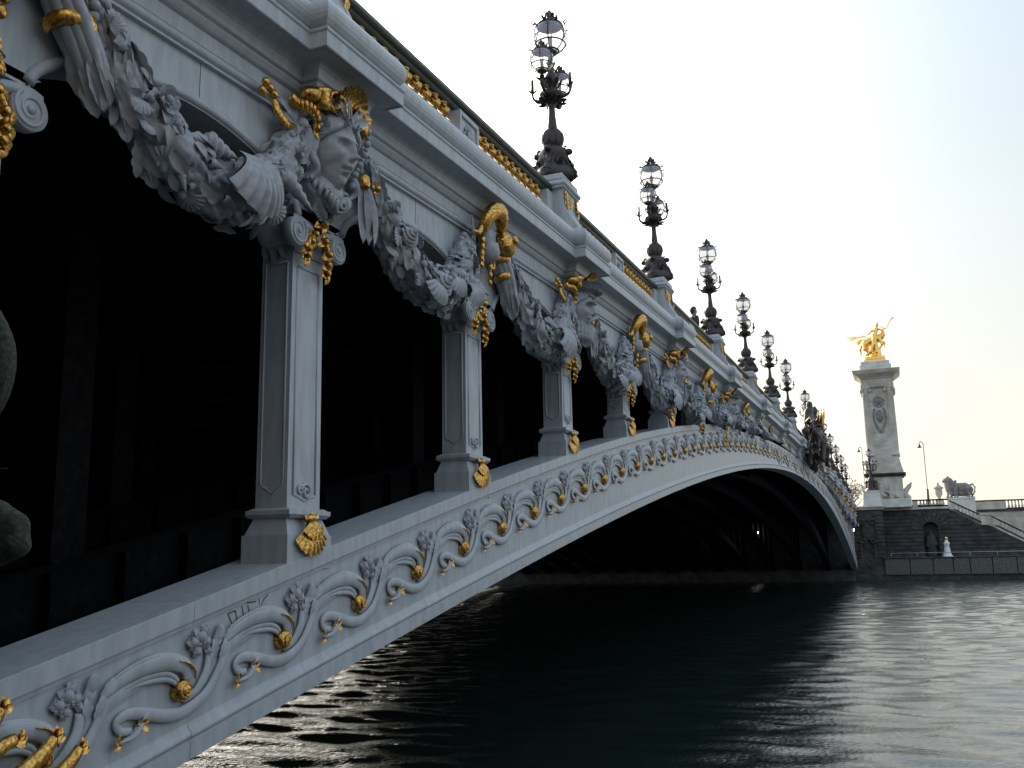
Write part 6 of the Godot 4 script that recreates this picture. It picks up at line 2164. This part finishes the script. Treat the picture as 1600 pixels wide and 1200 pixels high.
	lathe(st, [Vector2(0.52, 0.0), Vector2(0.52, 0.08), Vector2(0.40, 0.14), Vector2(0.33, 0.4), Vector2(0.26, 0.9), Vector2(0.23, 1.15), Vector2(0.28, 1.22), Vector2(0.28, 1.42), Vector2(0.17, 1.52), Vector2(0.13, 1.72)], 18)
	obj(st, "bell", M.white, W)
	st = S()
	ball(st, Vector3(0, 1.85, 0), Vector3(0.16, 0.17, 0.16), 8)
	obj(st, "knob", M.goldfar, W)
	# rail along the edge of the lower quay
	var R := thing("guard_rail", "thin grey guard rail along the edge of the lower quay", "railing", Vector3(0, 2.34, -109.5))
	st = S()
	tube(st, [Vector3(3.4, 0.42, 0), Vector3(34.0, 0.42, 0)], 0.03, 6)
	obj(st, "rail", M.paint, R)
	st = S()
	tube(st, [Vector3(0, 0, 0), Vector3(0, 0.42, 0)], 0.03, 6)
	var pm := done(st)
	for k in 13:
		put(pm, "rail_post", M.paint, R, Transform3D(Basis.IDENTITY, Vector3(3.4 + 2.5 * k, 0, 0)))
	# hazy tree beyond the end of the bridge
	var trees := [[-2.6, -170.0, 7.5, "pale thin tree beyond the far end of the bridge, left of the pylon"]]
	for e in trees:
		var T := thing("tree", e[3], "tree", Vector3(e[0], 8.0, e[1]))
		var rg := RandomNumberGenerator.new()
		rg.seed = int(e[2] * 10)
		st = S()
		tube(st, [Vector3.ZERO, Vector3(0.1, e[2] * 0.35, 0), Vector3(0, e[2] * 0.6, 0.1)], [0.28, 0.2, 0.1], 8)
		for k in 14:
			var a := k * 2.4
			var y: float = e[2] * (0.28 + 0.35 * k / 14.0)
			var d := Vector3(cos(a), 0.7, sin(a))
			tube(st, [Vector3(0, y, 0), Vector3(0, y, 0) + d * e[2] * 0.14, Vector3(0, y, 0) + d * e[2] * 0.24 + Vector3(0, 0.5, 0)], [0.09, 0.06, 0.02], 5)
		obj(st, "trunk", M.leafm, T)
		st = S()
		for k in 500:
			var v := Vector3(rg.randfn(), rg.randfn() * 0.8, rg.randfn())
			var r: float = e[2] * 0.2
			var p := Vector3(0, e[2] * 0.66, 0) + v.normalized() * r * pow(rg.randf(), 0.45) * Vector3(1.15, 1.35, 1.15)
			var q := Vector3(rg.randfn(), rg.randfn(), rg.randfn()).normalized()
			leaf(st, aim(p, q, Vector3(rg.randfn(), rg.randfn(), rg.randfn())), 0.34, 0.18, 0.3, 0, 2, 0.2)
		obj(st, "crown", M.leafm, T)
	# the two lit floodlights under the far end
	for e in [[-10.07, 5.27, -108.4, "small lit floodlight low under the far end of the arch"], [-0.19, 5.30, -109.5, "lit floodlight in the gap between the bridge and corner pier"]]:
		var F := thing("floodlight", e[3], "floodlight", Vector3(e[0], e[1], e[2]))
		st = S()
		box(st, Vector3(-0.16, -0.16, -0.30), Vector3(0.16, 0.16, 0.0), 0.03)
		obj(st, "housing", M.bronze, F)
		st = S()
		ball(st, Vector3(0, 0, 0.06), Vector3(0.15, 0.15, 0.10), 8)
		var lm := mat(Color(1, 1, 0.95), 0.3)
		lm.emission_enabled = true
		lm.emission = Color(1, 0.98, 0.9)
		lm.emission_energy_multiplier = 6.0
		obj(st, "lens", lm, F)
		var ol := OmniLight3D.new()
		ol.name = "light"
		ol.light_energy = 0.04
		ol.light_size = 0.15
		ol.omni_range = 30.0
		ol.omni_attenuation = 2.0
		ol.shadow_enabled = true
		ol.position = Vector3(0, 0, 0.22)
		F.add_child(ol)

func near_end():
	var A := thing("near_abutment", "stone abutment, unseen quay wall and pylon at the near springing of the bridge with carved scrollwork at the picture's edge", "abutment")
	var st := S()
	box(st, Vector3(-41, -3, 6.0), Vector3(0.05, 8.6, 1.0), 0.0)
	box(st, Vector3(-41, -3, -2.0), Vector3(-0.6, 7.0, 1.0), 0.0)
	obj(st, "wall", M.dark, A)
	st = S()
	box(st, Vector3(0.05, -3, 6.0), Vector3(60, 8.0, 2.2), 0.0)
	obj(st, "quay_wall", M.dark, A)  # out of view behind the camera, put in to darken the near bays
	st = S()
	box(st, Vector3(1.5, 8.0, 1.7), Vector3(5.3, 11.2, 5.5), 0.05)
	box(st, Vector3(1.75, 11.2, 1.9), Vector3(5.05, 23.0, 5.2), 0.05)
	obj(st, "near_pylon", M.stone, A)  # mirrors the far pylon, unseen, added to shade the near bays
	st = S()
	box(st, Vector3(0.05, -3, -1.9), Vector3(60, 1.35, 2.2), 0.02)
	obj(st, "quay", M.dark, A)
	# carved scroll and dolphin head: only its edge enters the picture
	st = S()
	var c := Vector3(1.02, 3.90, -2.8)
	tube(st, spiral(c, 0.27, 1.6, Vector3(1, 0, 0), Vector3(0, 1.12, 0), 36, -1.2), taper(37, 0.05, 0.055, 0.02), 8)
	tube(st, spiral(c + Vector3(0.0, 0, -0.05), 0.235, 1.2, Vector3(1, 0, 0), Vector3(0, 1.12, 0), 36, -1.2), taper(37, 0.05, 0.055, 0.02), 8)
	flesh(st, [bone(Vector3(1.0, 3.12, -2.78), Vector3(1.25, 3.20, -2.8), 0.17, 0.11), bone(Vector3(1.28, 3.24, -2.8), Vector3(1.41, 3.20, -2.8), 0.075, 0.06), bone(Vector3(1.22, 3.10, -2.8), Vector3(1.43, 3.13, -2.8), 0.085, 0.055), bone(Vector3(1.34, 3.27, -2.78), Vector3(1.36, 3.275, -2.74), 0.035), bone(Vector3(1.0, 2.98, -2.75), Vector3(1.22, 3.06, -2.8), 0.12, 0.08), bone(Vector3(1.0, 2.0, -2.7), Vector3(1.1, 2.95, -2.75), 0.30, 0.20), bone(Vector3(0.9, 3.1, -2.75), Vector3(0.85, 4.4, -2.75), 0.20, 0.22)], 0.016, 0.03)
	box(st, Vector3(0.5, 1.3, -2.85), Vector3(1.30, 2.95, -1.8), 0.03)
	obj(st, "carved_stone", M.carved, A)
	# gilded weed at the springing
	var G := thing("gilded_weed", "gilded branching weed ornament at the springing of the arch, lower left corner", "ornament", Vector3(0.02, 1.7, -3.6))
	st = S()
	for e in [[Vector3(0.05, 0.05, -0.10), Vector3(0.10, 0.22, -0.42), Vector3(0.12, 0.33, -0.60), Vector3(0.12, 0.40, -0.66)], [Vector3(0.05, -0.1, -0.2), Vector3(0.12, 0.12, -0.58), Vector3(0.14, 0.24, -0.76), Vector3(0.13, 0.31, -0.84)], [Vector3(0.0, 0.1, -0.05), Vector3(0.06, 0.3, -0.2), Vector3(0.10, 0.40, -0.33), Vector3(0.10, 0.43, -0.42)], [Vector3(0.0, 0.1, -0.05), Vector3(0.05, 0.38, -0.16), Vector3(0.08, 0.52, -0.28), Vector3(0.08, 0.60, -0.33)]]:
		var p := smooth_path(e, 5)
		tube(st, p, taper(p.size(), 0.06, 0.05, 0.035), 8, 0.7, Vector3(1, 0, 0))
		var tip: Vector3 = e[3]
		for k in 3:
			leaf(st, aim(tip - Vector3(0, 0.02, 0), (tip - e[2]).normalized() + Vector3(0.3, 0, 0) + Vector3(0, 0.9, 0.4) * (k - 1) * 0.6, Vector3(1, 0, 0)), 0.10, 0.05, 0.5, 0, 4, 0.5)
	obj(st, "weed", M.gold, G)
